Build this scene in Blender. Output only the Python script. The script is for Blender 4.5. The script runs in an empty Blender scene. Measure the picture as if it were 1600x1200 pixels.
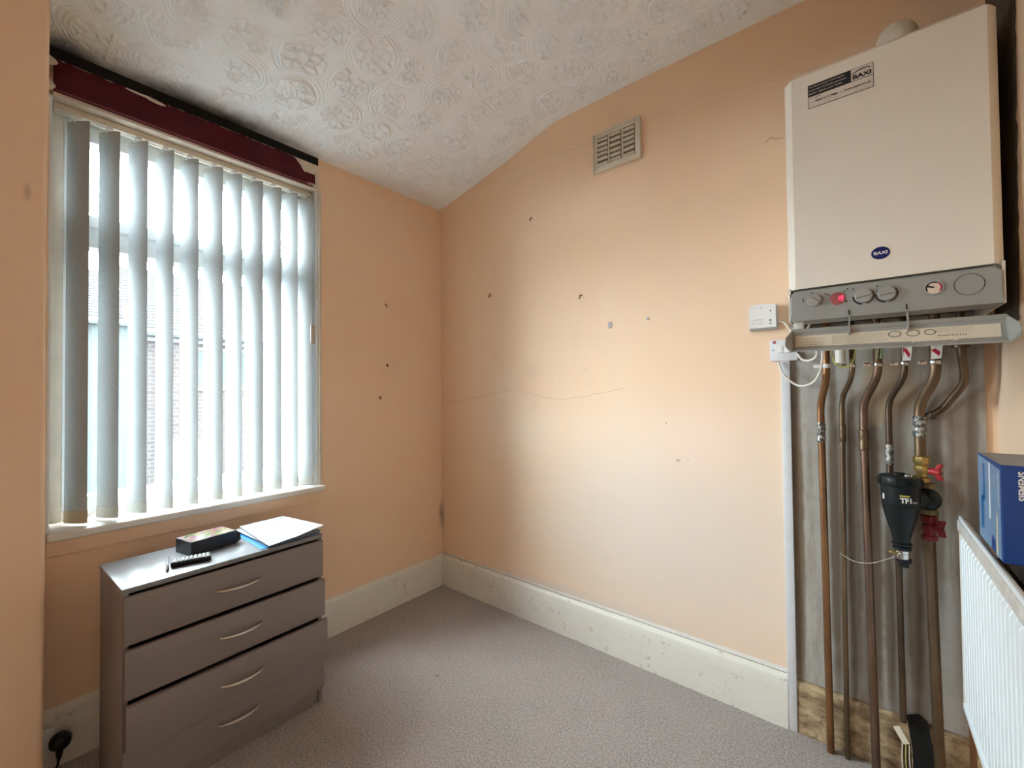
import bpy, bmesh, math, random
import numpy as np
from mathutils import Vector, Matrix
random.seed(7)
rng = np.random.default_rng(11)
scene = bpy.context.scene
COL = scene.collection

# ------------------------------------------------------------------ camera
FPX = 664.574
CAM = Vector((2.1768, -1.9082, 1.27))
yaw, pitch, roll = math.radians(39.3203), math.radians(0.99137), math.radians(-0.57603)
fw = Vector((-math.sin(yaw)*math.cos(pitch), math.cos(yaw)*math.cos(pitch), math.sin(pitch)))
r0 = Vector((math.cos(yaw), math.sin(yaw), 0.0)); u0 = r0.cross(fw)
rt = r0*math.cos(roll) + u0*math.sin(roll)
up = -r0*math.sin(roll) + u0*math.cos(roll)
cd = bpy.data.cameras.new('camera'); cam = bpy.data.objects.new('camera', cd); COL.objects.link(cam)
cd.sensor_fit = 'HORIZONTAL'; cd.sensor_width = 36.0; cd.lens = FPX/1600*36.0
cd.clip_start = 0.01; cd.clip_end = 200
cam.matrix_world = Matrix((( rt.x, up.x, -fw.x, CAM.x), (rt.y, up.y, -fw.y, CAM.y), (rt.z, up.z, -fw.z, CAM.z), (0, 0, 0, 1)))
scene.camera = cam

# ------------------------------------------------------------------ light and exposure
SKY = 23.0
world = bpy.data.worlds.new('overcast_sky'); scene.world = world; world.use_nodes = True
bg = world.node_tree.nodes['Background']; bg.inputs['Color'].default_value = (0.86, 0.95, 1.0, 1); bg.inputs['Strength'].default_value = SKY
vs = scene.view_settings
vs.view_transform = 'Standard'; vs.look = 'None'; vs.gamma = 1.0; vs.use_curve_mapping = False; vs.exposure = 1.28
cy = scene.cycles
cy.max_bounces = 14; cy.diffuse_bounces = 9; cy.glossy_bounces = 4; cy.transmission_bounces = 6; cy.transparent_max_bounces = 12
cy.use_denoising = True; cy.caustics_reflective = False; cy.caustics_refractive = False; cy.sample_clamp_indirect = 6
pl = bpy.data.lights.new('window_portal', 'AREA'); pl.shape = 'RECTANGLE'; pl.size = 0.96; pl.size_y = 1.56
pl.cycles.is_portal = True
po = bpy.data.objects.new('window_portal', pl); COL.objects.link(po)
po.location = (-0.235, -1.314, 1.56); po.rotation_euler = (math.radians(90), 0, math.radians(-90))
pl2 = pl.copy(); pl2.size = 0.7; pl2.size_y = 1.0
po2 = bpy.data.objects.new('window_portal', pl2); COL.objects.link(po2)
po2.location = (-0.235, -3.55, 1.50); po2.rotation_euler = (math.radians(90), 0, math.radians(-90))

# ------------------------------------------------------------------ helpers
def ray(px, py): return fw*FPX + rt*(px-800) - up*(py-600)
def at(px, py, ax, v):
    d = ray(px, py); return CAM + d*((v - CAM[ax])/d[ax])
def PX(px, py, x): return at(px, py, 0, x)
def PY(px, py, y): return at(px, py, 1, y)
def PZ(px, py, z): return at(px, py, 2, z)

class MB:
    """collects shapes into one mesh"""
    def __init__(s): s.v = []; s.f = []
    def add(s, vs_, fs): 
        n = len(s.v); s.v += [tuple(v) for v in vs_]; s.f += [tuple(i+n for i in f) for f in fs]; return s
    def addbm(s, bm):
        bm.verts.index_update(); s.add([v.co[:] for v in bm.verts], [[v.index for v in f.verts] for f in bm.faces]); bm.free(); return s
    def box(s, x0, x1, y0, y1, z0, z1, bev=0.0, seg=2, M=None):
        bm = bmesh.new()
        vs_ = [bm.verts.new(p) for p in ((x0,y0,z0),(x1,y0,z0),(x1,y1,z0),(x0,y1,z0),(x0,y0,z1),(x1,y0,z1),(x1,y1,z1),(x0,y1,z1))]
        for f in ((3,2,1,0),(4,5,6,7),(0,1,5,4),(1,2,6,5),(2,3,7,6),(3,0,4,7)): bm.faces.new([vs_[i] for i in f])
        if bev: bmesh.ops.bevel(bm, geom=bm.edges[:], offset=bev, segments=seg, profile=0.5, affect='EDGES')
        if M is not None: bm.transform(M)
        return s.addbm(bm)
    def tube(s, pts, r, n=10, cap=True):
        pts = [Vector(p) for p in pts]; m = len(pts)
        rs = r if isinstance(r, (list, tuple)) else [r]*m
        t = (pts[1]-pts[0]).normalized()
        a = t.orthogonal().normalized(); vs_ = []; fs = []
        for i, p in enumerate(pts):
            if i == 0: tt = (pts[1]-pts[0])
            elif i == m-1: tt = (pts[-1]-pts[-2])
            else: tt = (pts[i+1]-pts[i]).normalized() + (pts[i]-pts[i-1]).normalized()
            tt = tt.normalized() if tt.length > 1e-9 else t
            a = (a - tt*a.dot(tt)); a = a.normalized() if a.length > 1e-6 else tt.orthogonal().normalized(); b = tt.cross(a); t = tt
            for k in range(n):
                q = 2*math.pi*k/n; vs_.append(p + (a*math.cos(q) + b*math.sin(q))*rs[i])
        for i in range(m-1):
            for k in range(n):
                fs.append((i*n+k, i*n+(k+1)%n, (i+1)*n+(k+1)%n, (i+1)*n+k))
        if cap: fs += [tuple(range(n))[::-1], tuple((m-1)*n+k for k in range(n))]
        return s.add(vs_, fs)
    def lathe(s, prof, o, ax=(0,0,1), n=24):
        """prof: [(radius, height)] along ax from o"""
        ax = Vector(ax).normalized(); a = ax.orthogonal().normalized(); b = ax.cross(a); o = Vector(o); vs_ = []; fs = []
        for r, h in prof:
            for k in range(n):
                q = 2*math.pi*k/n; vs_.append(o + ax*h + (a*math.cos(q) + b*math.sin(q))*max(r, 1e-5))
        for i in range(len(prof)-1):
            for k in range(n): fs.append((i*n+k, i*n+(k+1)%n, (i+1)*n+(k+1)%n, (i+1)*n+k))
        fs += [tuple(range(n))[::-1], tuple((len(prof)-1)*n+k for k in range(n))]
        return s.add(vs_, fs)
    def prism(s, poly, d):
        """polygon of 3D points swept by vector d"""
        n = len(poly); d = Vector(d); p0 = [Vector(p) for p in poly]
        s.add(p0 + [p+d for p in p0], [tuple(range(n))[::-1], tuple(range(n, 2*n))] + [(i, (i+1)%n, n+(i+1)%n, n+i) for i in range(n)])
        return s
    def sphere(s, c, r, n=10, sc=(1,1,1)):
        bm = bmesh.new(); bmesh.ops.create_uvsphere(bm, u_segments=n, v_segments=max(4, n//2+1), radius=r)
        bm.transform(Matrix.Translation(Vector(c)) @ Matrix.Diagonal((*sc, 1))); return s.addbm(bm)
    def mesh(s, name, smooth=35):
        me = bpy.data.meshes.new(name); me.from_pydata(s.v, [], s.f)
        bm = bmesh.new(); bm.from_mesh(me); bmesh.ops.recalc_face_normals(bm, faces=bm.faces); bm.to_mesh(me); bm.free()
        if smooth is not None:
            me.shade_smooth(); me.set_sharp_from_angle(angle=math.radians(smooth))
        return me
    def build(s, name, m, parent=None, smooth=35, loc=None):
        return mobj(name, s.mesh(name, smooth), m, parent, loc)

def mobj(name, me, m=None, parent=None, loc=None):
    o = bpy.data.objects.new(name, me); COL.objects.link(o)
    if m is not None and not me.materials: me.materials.append(m)
    if loc is not None: o.location = loc
    if parent is not None: setpar(o, parent)
    return o
def wm(o):
    m = Matrix.LocRotScale(o.location, o.rotation_euler, o.scale)
    return (wm(o.parent) @ o.matrix_parent_inverse @ m) if o.parent else m
def setpar(o, parent):
    o.parent = parent; o.matrix_parent_inverse = wm(parent).inverted()
def tag(o, label=None, cat=None, group=None, kind=None):
    if label: o['label'] = label
    if cat: o['category'] = cat
    if group: o['group'] = group
    if kind: o['kind'] = kind
    return o
def thing(name, loc, label, cat, group=None, rz=0.0):
    o = bpy.data.objects.new(name, None); COL.objects.link(o); o.location = loc; o.rotation_euler = (0, 0, rz); o.empty_display_size = 0.05
    return tag(o, label, cat, group)
def struct(o): o['kind'] = 'structure'; return o
def smooth_path(pts, k=6):
    """rounded polyline through the given points (Catmull-Rom)"""
    P = [Vector(p) for p in pts]; P = [2*P[0]-P[1]] + P + [2*P[-1]-P[-2]]; out = []
    for i in range(1, len(P)-2):
        for j in range(k):
            t = j/k
            out.append(0.5*((2*P[i]) + (P[i+1]-P[i-1])*t + (2*P[i-1]-5*P[i]+4*P[i+1]-P[i+2])*t*t + (3*P[i]-P[i-1]-3*P[i+1]+P[i+2])*t**3))
    return out + [P[-2]]
def bend_path(pts, rad=0.03, k=6):
    """straight runs joined by bends, as in bent copper pipe"""
    P = [Vector(p) for p in pts]; out = [P[0]]
    for i in range(1, len(P)-1):
        a, b, c = P[i-1], P[i], P[i+1]; l = min(rad, (a-b).length*0.45, (c-b).length*0.45)
        s, e = b + (a-b).normalized()*l, b + (c-b).normalized()*l
        for j in range(k+1):
            t = j/k; out.append(s*(1-t)**2 + b*2*t*(1-t) + e*t*t)
    return out + [P[-1]]

# text: a mesh laid on a surface, lower-left corner at o, reading along xd, letters rising along yd
def text_mesh(body, width=None, height=None, bold=0.0, shear=0.0, spacing=1.0):
    cu = bpy.data.curves.new('t', 'FONT'); cu.body = body; cu.size = 1; cu.offset = bold; cu.shear = shear; cu.space_character = spacing; cu.resolution_u = 3
    ob = bpy.data.objects.new('t', cu); COL.objects.link(ob)
    dg = bpy.context.evaluated_depsgraph_get(); me = bpy.data.meshes.new_from_object(ob.evaluated_get(dg))
    bpy.data.objects.remove(ob); bpy.data.curves.remove(cu)
    co = np.empty(len(me.vertices)*3); me.vertices.foreach_get('co', co); co = co.reshape(-1, 3)
    lo, hi = co.min(0), co.max(0); co -= lo; w, h = hi[0]-lo[0], hi[1]-lo[1]
    sx = width/w if width else height/h; sy = height/h if height else sx
    co[:, 0] *= sx; co[:, 1] *= sy; co[:, 2] = 0
    return me, co
def text(name, body, o, xd, yd, m, parent, width=None, height=None, bold=0.0, shear=0.0, spacing=1.0, bendr=None):
    me, co = text_mesh(body, width, height, bold, shear, spacing)
    xd, yd = np.array(Vector(xd).normalized()), np.array(Vector(yd).normalized()); o = np.array(o)
    if bendr:   # wrap on an upright cylinder: o = point on its surface, bendr = (axis x, axis y)
        c = np.array([bendr[0], bendr[1]]); r = np.linalg.norm(o[:2]-c); a0 = math.atan2(o[1]-c[1], o[0]-c[0])
        a = a0 + co[:, 0]/r; P = np.stack([c[0]+r*np.cos(a), c[1]+r*np.sin(a), o[2]+co[:, 1]], 1)
    else: P = o + co[:, :1]*xd + co[:, 1:2]*yd
    me.vertices.foreach_set('co', P.ravel()); me.update()
    return mobj(name, me, m, parent)
def flat(name, o, xd, yd, w, h, m, parent=None, t=0.0006):
    """thin sheet (label, printed strip) with real thickness standing proud of a surface along xd x yd"""
    o, xd, yd = Vector(o), Vector(xd).normalized(), Vector(yd).normalized(); nn = xd.cross(yd)
    b = MB().prism([o, o+xd*w, o+xd*w+yd*h, o+yd*h], nn*t); return b.build(name, m, parent, smooth=None)

# ------------------------------------------------------------------ materials
def nodes(name):
    m = bpy.data.materials.new(name); m.use_nodes = True; nt = m.node_tree
    return m, nt, nt.nodes['Principled BSDF']
def N(nt, t, **kw):
    n = nt.nodes.new(t)
    for k, v in kw.items():
        if k.startswith('_'): setattr(n, k[1:], v)
        else: n.inputs[k.replace('__', ' ')].default_value = v
    return n
def L(nt, a, b): nt.links.new(a, b)
def pos(nt):
    return N(nt, 'ShaderNodeNewGeometry').outputs['Position']
def noise(nt, scale, detail=4, rough=0.55, vec=None, stretch=None, dist=0.0):
    n = N(nt, 'ShaderNodeTexNoise', Scale=scale, Detail=detail, Roughness=rough, Distortion=dist)
    v = vec if vec is not None else pos(nt)
    if stretch:
        mp = N(nt, 'ShaderNodeVectorMath', _operation='MULTIPLY'); L(nt, v, mp.inputs[0]); mp.inputs[1].default_value = stretch; v = mp.outputs[0]
    L(nt, v, n.inputs['Vector']); return n.outputs['Fac']
def ramp(nt, fac, stops):
    r = N(nt, 'ShaderNodeValToRGB'); e = r.color_ramp.elements
    while len(e) < len(stops): e.new(0.5)
    for el, (p, c) in zip(e, stops): el.position = p; el.color = (c, c, c, 1) if not isinstance(c, tuple) else (*c, 1)
    L(nt, fac, r.inputs['Fac']); return r.outputs['Color']
def mix(nt, fac, a, b):
    n = N(nt, 'ShaderNodeMix', _data_type='RGBA')
    if isinstance(fac, float): n.inputs[0].default_value = fac
    else: L(nt, fac, n.inputs[0])
    for s, v in ((n.inputs[6], a), (n.inputs[7], b)):
        if isinstance(v, tuple): s.default_value = (*v, 1)
        else: L(nt, v, s)
    return n.outputs[2]
def math_(nt, op, a, b=0.0, clamp=False):
    n = N(nt, 'ShaderNodeMath', _operation=op, _use_clamp=clamp)
    for s, v in ((n.inputs[0], a), (n.inputs[1], b)):
        if isinstance(v, (int, float)): s.default_value = v
        else: L(nt, v, s)
    return n.outputs[0]
def blob(nt, c, radii, soft=0.5, wob=0.25, wscale=14):
    """stain mask: 1 inside an uneven ellipsoid round c, fading outward"""
    p = pos(nt)
    s = N(nt, 'ShaderNodeVectorMath', _operation='SUBTRACT'); L(nt, p, s.inputs[0]); s.inputs[1].default_value = c
    d = N(nt, 'ShaderNodeVectorMath', _operation='DIVIDE'); L(nt, s.outputs[0], d.inputs[0]); d.inputs[1].default_value = radii
    l = N(nt, 'ShaderNodeVectorMath', _operation='LENGTH'); L(nt, d.outputs[0], l.inputs[0])
    w = math_(nt, 'MULTIPLY_ADD', noise(nt, wscale, 5, 0.65), wob*2); nt.nodes[-1].inputs[2].default_value = -wob
    q = math_(nt, 'ADD', l.outputs['Value'], w)
    mr = N(nt, 'ShaderNodeMapRange', _clamp=True, _interpolation_type='SMOOTHSTEP'); L(nt, q, mr.inputs[0])
    mr.inputs[1].default_value = 1.0; mr.inputs[2].default_value = 1.0-soft; mr.inputs[3].default_value = 0; mr.inputs[4].default_value = 1
    return mr.outputs[0]
def bump(nt, b, h, strength=0.3, dist=0.01, prev=None):
    n = N(nt, 'ShaderNodeBump', Strength=strength, Distance=dist); L(nt, h, n.inputs['Height'])
    if prev is not None: L(nt, prev, n.inputs['Normal'])
    L(nt, n.outputs[0], b.inputs['Normal']); return n.outputs[0]
def mat(name, col, rough=0.5, metal=0.0, var=0.06, vscale=9, bmp=0.0, bscale=60, spec=0.4, stretch=None, emit=0.0, coat=0.0):
    m, nt, b = nodes(name)
    b.inputs['Roughness'].default_value = rough; b.inputs['Metallic'].default_value = metal; b.inputs['Specular IOR Level'].default_value = spec
    if coat: b.inputs['Coat Weight'].default_value = coat
    dk = tuple(c*(1-var*1.6) for c in col); lt = tuple(min(1, c*(1+var)) for c in col)
    c = mix(nt, noise(nt, vscale, 5, 0.6, stretch=stretch), dk, lt); L(nt, c, b.inputs['Base Color'])
    if bmp: bump(nt, b, noise(nt, bscale, 4, 0.6, stretch=stretch), bmp, 0.004)
    if emit: b.inputs['Emission Color'].default_value = (*col, 1); b.inputs['Emission Strength'].default_value = emit
    return m

# walls: peach emulsion, patchy, old stains with shapes of their own
def wall_mat(name, stains=()):
    m, nt, b = nodes(name); b.inputs['Roughness'].default_value = 0.62; b.inputs['Specular IOR Level'].default_value = 0.3
    c = mix(nt, ramp(nt, noise(nt, 1.7, 4, 0.5), [(0.3, 0.0), (0.7, 1.0)]), (0.80, 0.575, 0.395), (0.815, 0.605, 0.435))
    c = mix(nt, ramp(nt, noise(nt, 5.5, 6, 0.65), [(0.55, 0.0), (0.8, 0.4)]), c, (0.77, 0.54, 0.365))
    for ctr, rad, col, amt, soft, wob in stains:
        f = math_(nt, 'MULTIPLY', blob(nt, ctr, rad, soft, wob), amt); c = mix(nt, f, c, col)
    L(nt, c, b.inputs['Base Color'])
    n1 = bump(nt, b, noise(nt, 3.2, 3, 0.5), 0.25, 0.02)
    bump(nt, b, noise(nt, 170, 3, 0.6), 0.12, 0.002, n1)
    return m
MOULD = (0.10, 0.09, 0.10)
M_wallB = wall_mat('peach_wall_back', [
    ((-0.01, 0, 0.42), (0.045, 0.1, 0.20), MOULD, 0.45, 0.9, 0.55), ((0.55, 0, 1.30), (0.17, .1, .20), (0.87, 0.73, 0.58), 0.4, 0.9, 0.3),
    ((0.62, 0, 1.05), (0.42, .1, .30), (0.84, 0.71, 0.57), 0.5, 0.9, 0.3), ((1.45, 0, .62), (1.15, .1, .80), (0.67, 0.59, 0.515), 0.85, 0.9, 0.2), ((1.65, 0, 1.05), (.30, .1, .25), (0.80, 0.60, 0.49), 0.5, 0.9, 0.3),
    ((0.75, 0, 1.38), (0.09, .1, .06), (0.66, 0.50, 0.36), 0.3, 0.9, 0.5), ((0.78, 0, 1.20), (0.05, .1, .09), (0.70, 0.54, 0.40), 0.3, 0.9, 0.5),
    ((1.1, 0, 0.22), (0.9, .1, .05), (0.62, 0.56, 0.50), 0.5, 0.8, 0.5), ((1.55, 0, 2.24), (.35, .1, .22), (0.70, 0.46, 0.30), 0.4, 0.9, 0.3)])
M_wallA = wall_mat('peach_wall_window', [((0, 0.01, 0.46), (0.1, 0.055, 0.13), MOULD, 0.6, 0.9, 0.6), ((0, -.47, 1.24), (.1, .016, .014), (.25, .13, .07), 0.9, 0.5, 0.3),
    ((0, -.40, 1.42), (.1, .17, .16), (0.74, 0.54, 0.38), 0.3, 0.9, 0.4)])
M_wallC = wall_mat('peach_wall_plain', [((0.2, -1.845, 1.90), (.1, .014, .04), (0.40, 0.29, 0.22), 0.6, 0.9, 0.3)])
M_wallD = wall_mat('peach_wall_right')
M_ceil, nt, b = nodes('textured_plaster'); b.inputs['Roughness'].default_value = 0.75; b.inputs['Specular IOR Level'].default_value = 0.25
c = mix(nt, noise(nt, 2.5, 4, 0.6), (0.87, 0.915, 0.945), (0.905, 0.95, 0.98))
c = mix(nt, math_(nt, 'MULTIPLY', blob(nt, (0.12, -1.72, 2.5), (0.34, 0.26, 0.4), 0.9, 0.2, 6), 0.55), c, (0.55, 0.49, 0.33))
c = mix(nt, math_(nt, 'MULTIPLY', blob(nt, (-0.005, -1.32, 2.497), (0.14, 0.60, 0.1), 0.95, 0.30, 9), 0.98), c, (0.035, 0.03, 0.03))
c = mix(nt, math_(nt, 'MULTIPLY', blob(nt, (-0.01, -1.75, 2.497), (0.12, 0.18, 0.1), 0.85, 0.3, 9), 0.97), c, (0.03, 0.03, 0.04))
c = mix(nt, math_(nt, 'MULTIPLY', blob(nt, (0.0, -0.3, 2.5), (0.18, 0.7, 0.1), 0.9, 0.3, 9), 0.22), c, (0.40, 0.31, 0.22))
L(nt, c, b.inputs['Base Color']); bump(nt, b, noise(nt, 130, 4, 0.65), 0.10, 0.003)

M_carpet, nt, b = nodes('brown_carpet'); b.inputs['Roughness'].default_value = 0.95; b.inputs['Specular IOR Level'].default_value = 0.1
b.inputs['Sheen Weight'].default_value = 0.25; b.inputs['Sheen Roughness'].default_value = 0.6
c = mix(nt, ramp(nt, noise(nt, 140, 6, 0.95), [(0.41, 0.0), (0.59, 1.0)]), (0.13, 0.106, 0.097), (0.62, 0.56, 0.525))
c = mix(nt, ramp(nt, noise(nt, 4, 5, 0.6), [(0.35, 0.0), (0.75, 0.35)]), c, (0.50, 0.435, 0.405))
c = mix(nt, math_(nt, 'MULTIPLY', blob(nt, tuple(PZ(683, 1056, 0.0)), (0.020, 0.014, 0.1), 0.7, 0.35, 40), 0.5), c, (0.09, 0.055, 0.045))
L(nt, c, b.inputs['Base Color']); bump(nt, b, noise(nt, 150, 6, 0.9), 0.7, 0.008)

# cream gloss skirting, chipped and scuffed
M_skirt, nt, b = nodes('chipped_cream_paint'); b.inputs['Roughness'].default_value = 0.42
c = mix(nt, noise(nt, 4, 5, 0.6), (0.68, 0.66, 0.585), (0.76, 0.755, 0.705))
c = mix(nt, ramp(nt, noise(nt, 30, 8, 0.8), [(0.585, 0.0), (0.64, 0.7)]), c, (0.34, 0.31, 0.27))
c = mix(nt, ramp(nt, noise(nt, 7, 6, 0.7, stretch=(1, 1, 4)), [(0.60, 0.0), (0.75, 0.5)]), c, (0.50, 0.49, 0.46))
L(nt, c, b.inputs['Base Color']); bump(nt, b, noise(nt, 45, 6, 0.7), 0.35, 0.004)

M_rawwood, nt, b = nodes('bare_stained_board'); b.inputs['Roughness'].default_value = 0.8
c = mix(nt, ramp(nt, noise(nt, 9, 6, 0.7, stretch=(1, 1, 2)), [(0.35, 0.0), (0.65, 1.0)]), (0.13, 0.075, 0.035), (0.60, 0.45, 0.27))
c = mix(nt, ramp(nt, noise(nt, 26, 7, 0.75), [(0.55, 0.0), (0.7, 0.8)]), c, (0.07, 0.045, 0.03))
L(nt, c, b.inputs['Base Color']); bump(nt, b, noise(nt, 40, 6, 0.7), 0.5, 0.005)

# bare grey plaster behind the pipes: brown run marks down it, rubbed patches
M_bare, nt, b = nodes('stained_grey_plaster'); b.inputs['Roughness'].default_value = 0.45; b.inputs['Specular IOR Level'].default_value = 0.5
c = mix(nt, noise(nt, 8, 6, 0.65), (0.31, 0.285, 0.245), (0.44, 0.43, 0.40))
c = mix(nt, ramp(nt, noise(nt, 17, 6, 0.7, stretch=(1, 1, 0.10)), [(0.50, 0.0), (0.68, 0.6)]), c, (0.165, 0.115, 0.07))
c = mix(nt, ramp(nt, noise(nt, 11, 6, 0.7), [(0.56, 0.0), (0.75, 0.6)]), c, (0.27, 0.20, 0.12))
c = mix(nt, ramp(nt, noise(nt, 60, 8, 0.8, dist=1.5), [(0.64, 0.0), (0.69, 0.6)]), c, (0.66, 0.63, 0.58))
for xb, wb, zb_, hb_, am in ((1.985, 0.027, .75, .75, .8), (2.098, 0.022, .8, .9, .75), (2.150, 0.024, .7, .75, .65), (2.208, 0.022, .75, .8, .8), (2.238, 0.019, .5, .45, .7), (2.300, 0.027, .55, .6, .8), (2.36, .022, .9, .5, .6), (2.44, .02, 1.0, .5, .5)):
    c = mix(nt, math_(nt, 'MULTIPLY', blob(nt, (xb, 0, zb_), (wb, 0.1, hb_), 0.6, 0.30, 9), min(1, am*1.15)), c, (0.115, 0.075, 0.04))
c = mix(nt, math_(nt, 'MULTIPLY', blob(nt, (2.25, 0, 1.26), (0.10, 0.1, 0.14), 0.5, 0.35, 8), 0.7), c, (0.40, 0.29, 0.16))
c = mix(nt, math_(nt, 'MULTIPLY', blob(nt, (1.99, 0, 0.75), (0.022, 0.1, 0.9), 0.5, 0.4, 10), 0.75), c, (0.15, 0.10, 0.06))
L(nt, c, b.inputs['Base Color']); bump(nt, b, noise(nt, 35, 6, 0.7), 0.3, 0.005)

M_dirtyshade = mat('dirty_shaded_plaster', (0.085, 0.065, 0.045), 0.9, var=0.5, vscale=14, bmp=0.6, bscale=30)
M_white = mat('white_gloss', (0.78, 0.77, 0.73), 0.3, var=0.03, vscale=4)
M_upvc = mat('white_upvc', (0.80, 0.83, 0.84), 0.28, var=0.02)
M_sill = mat('white_sill_paint', (0.74, 0.735, 0.70), 0.35, var=0.08, vscale=14, bmp=0.15)
M_trunk = mat('grey_white_trunking', (0.60, 0.61, 0.63), 0.45, var=0.06, vscale=20)
M_cream = mat('aged_cream_paint', (0.66, 0.60, 0.50), 0.5, var=0.12, vscale=20, bmp=0.2)
M_red, nt, b = nodes('dark_red_gloss'); b.inputs['Roughness'].default_value = 0.6; b.inputs['Specular IOR Level'].default_value = 0.15
c = mix(nt, noise(nt, 12, 5, 0.65), (0.045, 0.004, 0.009), (0.085, 0.008, 0.014))
L(nt, c, b.inputs['Base Color']); bump(nt, b, noise(nt, 22, 4, 0.6), 0.2, 0.006)
M_black = mat('black_plastic', (0.008, 0.0085, 0.009), 0.4, var=0.1, spec=0.25)
M_gap = mat('black_gap', (0.008, 0.007, 0.006), 0.9)
M_boiler = mat('boiler_enamel', (0.82, 0.78, 0.70), 0.38, var=0.015, vscale=3)
M_panel = mat('grey_panel_plastic', (0.31, 0.315, 0.30), 0.45, var=0.03, vscale=30, bmp=0.05, bscale=300)
M_panel2 = mat('grey_flap_plastic', (0.33, 0.33, 0.31), 0.5, var=0.06, vscale=20)
M_knob = mat('grey_knob_plastic', (0.34, 0.34, 0.325), 0.4, var=0.02)
M_paper = mat('aged_label_paper', (0.66, 0.60, 0.48), 0.6, var=0.05, vscale=25)
M_ink = mat('black_print', (0.02, 0.018, 0.02), 0.5, var=0)
M_inkgrey = mat('grey_print', (0.16, 0.15, 0.14), 0.6, var=0)
M_labwhite = mat('white_label', (0.72, 0.67, 0.61), 0.45, var=0.01)
M_labtext = mat('white_print', (0.80, 0.79, 0.77), 0.5, var=0)
M_navy = mat('navy_badge', (0.012, 0.02, 0.13), 0.25, var=0.05)
M_led = mat('red_digits', (1.0, 0.03, 0.10), 0.4, var=0, emit=1.6)
M_ledglass = mat('display_window', (0.32, 0.09, 0.09), 0.2, var=0.05)
M_gauge = mat('gauge_face', (0.72, 0.60, 0.50), 0.4, var=0.03)
M_gred = mat('red_print', (0.45, 0.02, 0.05), 0.4, var=0)
M_chrome = mat('chrome', (0.62, 0.61, 0.59), 0.22, 1.0, var=0.06, vscale=60)
M_handle = mat('satin_handle', (0.62, 0.55, 0.46), 0.32, 1.0, var=0.03)
M_plastic = mat('white_plastic', (0.76, 0.75, 0.73), 0.35, var=0.02)
M_plastic2 = mat('bluish_white_plastic', (0.68, 0.69, 0.72), 0.35, var=0.02)
M_detgrey = mat('detector_grey_plastic', (0.36, 0.36, 0.34), 0.4, var=0.03)
M_cablew = mat('white_cable', (0.66, 0.63, 0.57), 0.45, var=0.05)
M_cableb = mat('beige_cable', (0.60, 0.54, 0.44), 0.5, var=0.08)
M_earth = mat('earth_wire', (0.42, 0.40, 0.12), 0.5, var=0.05)
def copper(name, col, dull):
    m, nt, b = nodes(name); b.inputs['Metallic'].default_value = 0.75; b.inputs['Roughness'].default_value = 0.42
    c = mix(nt, ramp(nt, noise(nt, 16, 6, 0.65, stretch=(1, 1, .25)), [(0.35, 0.0), (0.68, 1.0)]), dull, col)
    c = mix(nt, ramp(nt, noise(nt, 55, 6, 0.7), [(0.62, 0.0), (0.72, 0.7)]), c, (0.10, 0.085, 0.06))
    L(nt, c, b.inputs['Base Color']); bump(nt, b, noise(nt, 60, 5, 0.6), 0.2, 0.002); return m
M_cu_bright = copper('warm_copper', (0.30, 0.145, 0.06), (0.15, 0.075, 0.038))
M_cu_dull = copper('dull_copper', (0.20, 0.13, 0.075), (0.10, 0.068, 0.042))
M_cu_pink = copper('pinkish_copper', (0.22, 0.13, 0.09), (0.12, 0.075, 0.052))
M_cu_dark = copper('tarnished_copper', (0.12, 0.08, 0.05), (0.06, 0.042, 0.03))
M_solder, nt, b = nodes('solder_and_flux'); b.inputs['Roughness'].default_value = 0.5; b.inputs['Metallic'].default_value = 0.4
c = mix(nt, ramp(nt, noise(nt, 90, 5, 0.7), [(0.45, 0.0), (0.55, 1.0)]), (0.05, 0.055, 0.055), (0.42, 0.40, 0.36)); L(nt, c, b.inputs['Base Color'])
M_brass = mat('brass', (0.52, 0.38, 0.14), 0.35, 0.9, var=0.25, vscale=60)
M_brassd = mat('tarnished_brass', (0.24, 0.19, 0.10), 0.45, 0.8, var=0.3, vscale=60)
M_valve = mat('red_valve_plastic', (0.42, 0.022, 0.03), 0.38, var=0.08)
M_valved = mat('dark_red_valve_plastic', (0.17, 0.012, 0.014), 0.42, var=0.1)
M_filter = mat('black_filter_plastic', (0.006, 0.0095, 0.010), 0.42, var=0.12, vscale=40, spec=0.25)
M_yellow = mat('yellow_print', (0.55, 0.42, 0.08), 0.5, var=0)
M_rad = mat('radiator_white', (0.83, 0.90, 0.94), 0.35, var=0.02)
M_radrim, nt, b = nodes('dusty_radiator_rim'); b.inputs['Roughness'].default_value = 0.45
c = mix(nt, ramp(nt, noise(nt, 16, 6, 0.7), [(0.4, 0.0), (0.75, 0.8)]), (0.74, 0.735, 0.71), (0.46, 0.40, 0.34)); L(nt, c, b.inputs['Base Color'])
M_radend = mat('yellowed_radiator_edge', (0.66, 0.57, 0.44), 0.45, var=0.08, vscale=20)
M_blue = mat('blue_carton', (0.012, 0.055, 0.24), 0.35, var=0.04)
M_paleblue = mat('pale_blue_print', (0.20, 0.33, 0.52), 0.35, var=0.3, vscale=22)
M_midblue = mat('mid_blue_print', (0.03, 0.16, 0.38), 0.35, var=0.2, vscale=20)
M_cartontop = mat('dusty_carton_top', (0.34, 0.335, 0.32), 0.6, var=0.15, vscale=30)
M_cartonyel = mat('cream_print', (0.62, 0.60, 0.42), 0.45, var=0.05)
M_chest = mat('grey_laminate', (0.215, 0.183, 0.172), 0.42, var=0.02, vscale=60)
M_chesttop = mat('grey_laminate_top', (0.20, 0.205, 0.215), 0.32, var=0.02, vscale=60)
M_sheet = mat('white_paper', (0.34, 0.365, 0.39), 0.6, var=0.02)
M_folder = mat('blue_folder', (0.03, 0.23, 0.62), 0.4, var=0.04)
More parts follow.
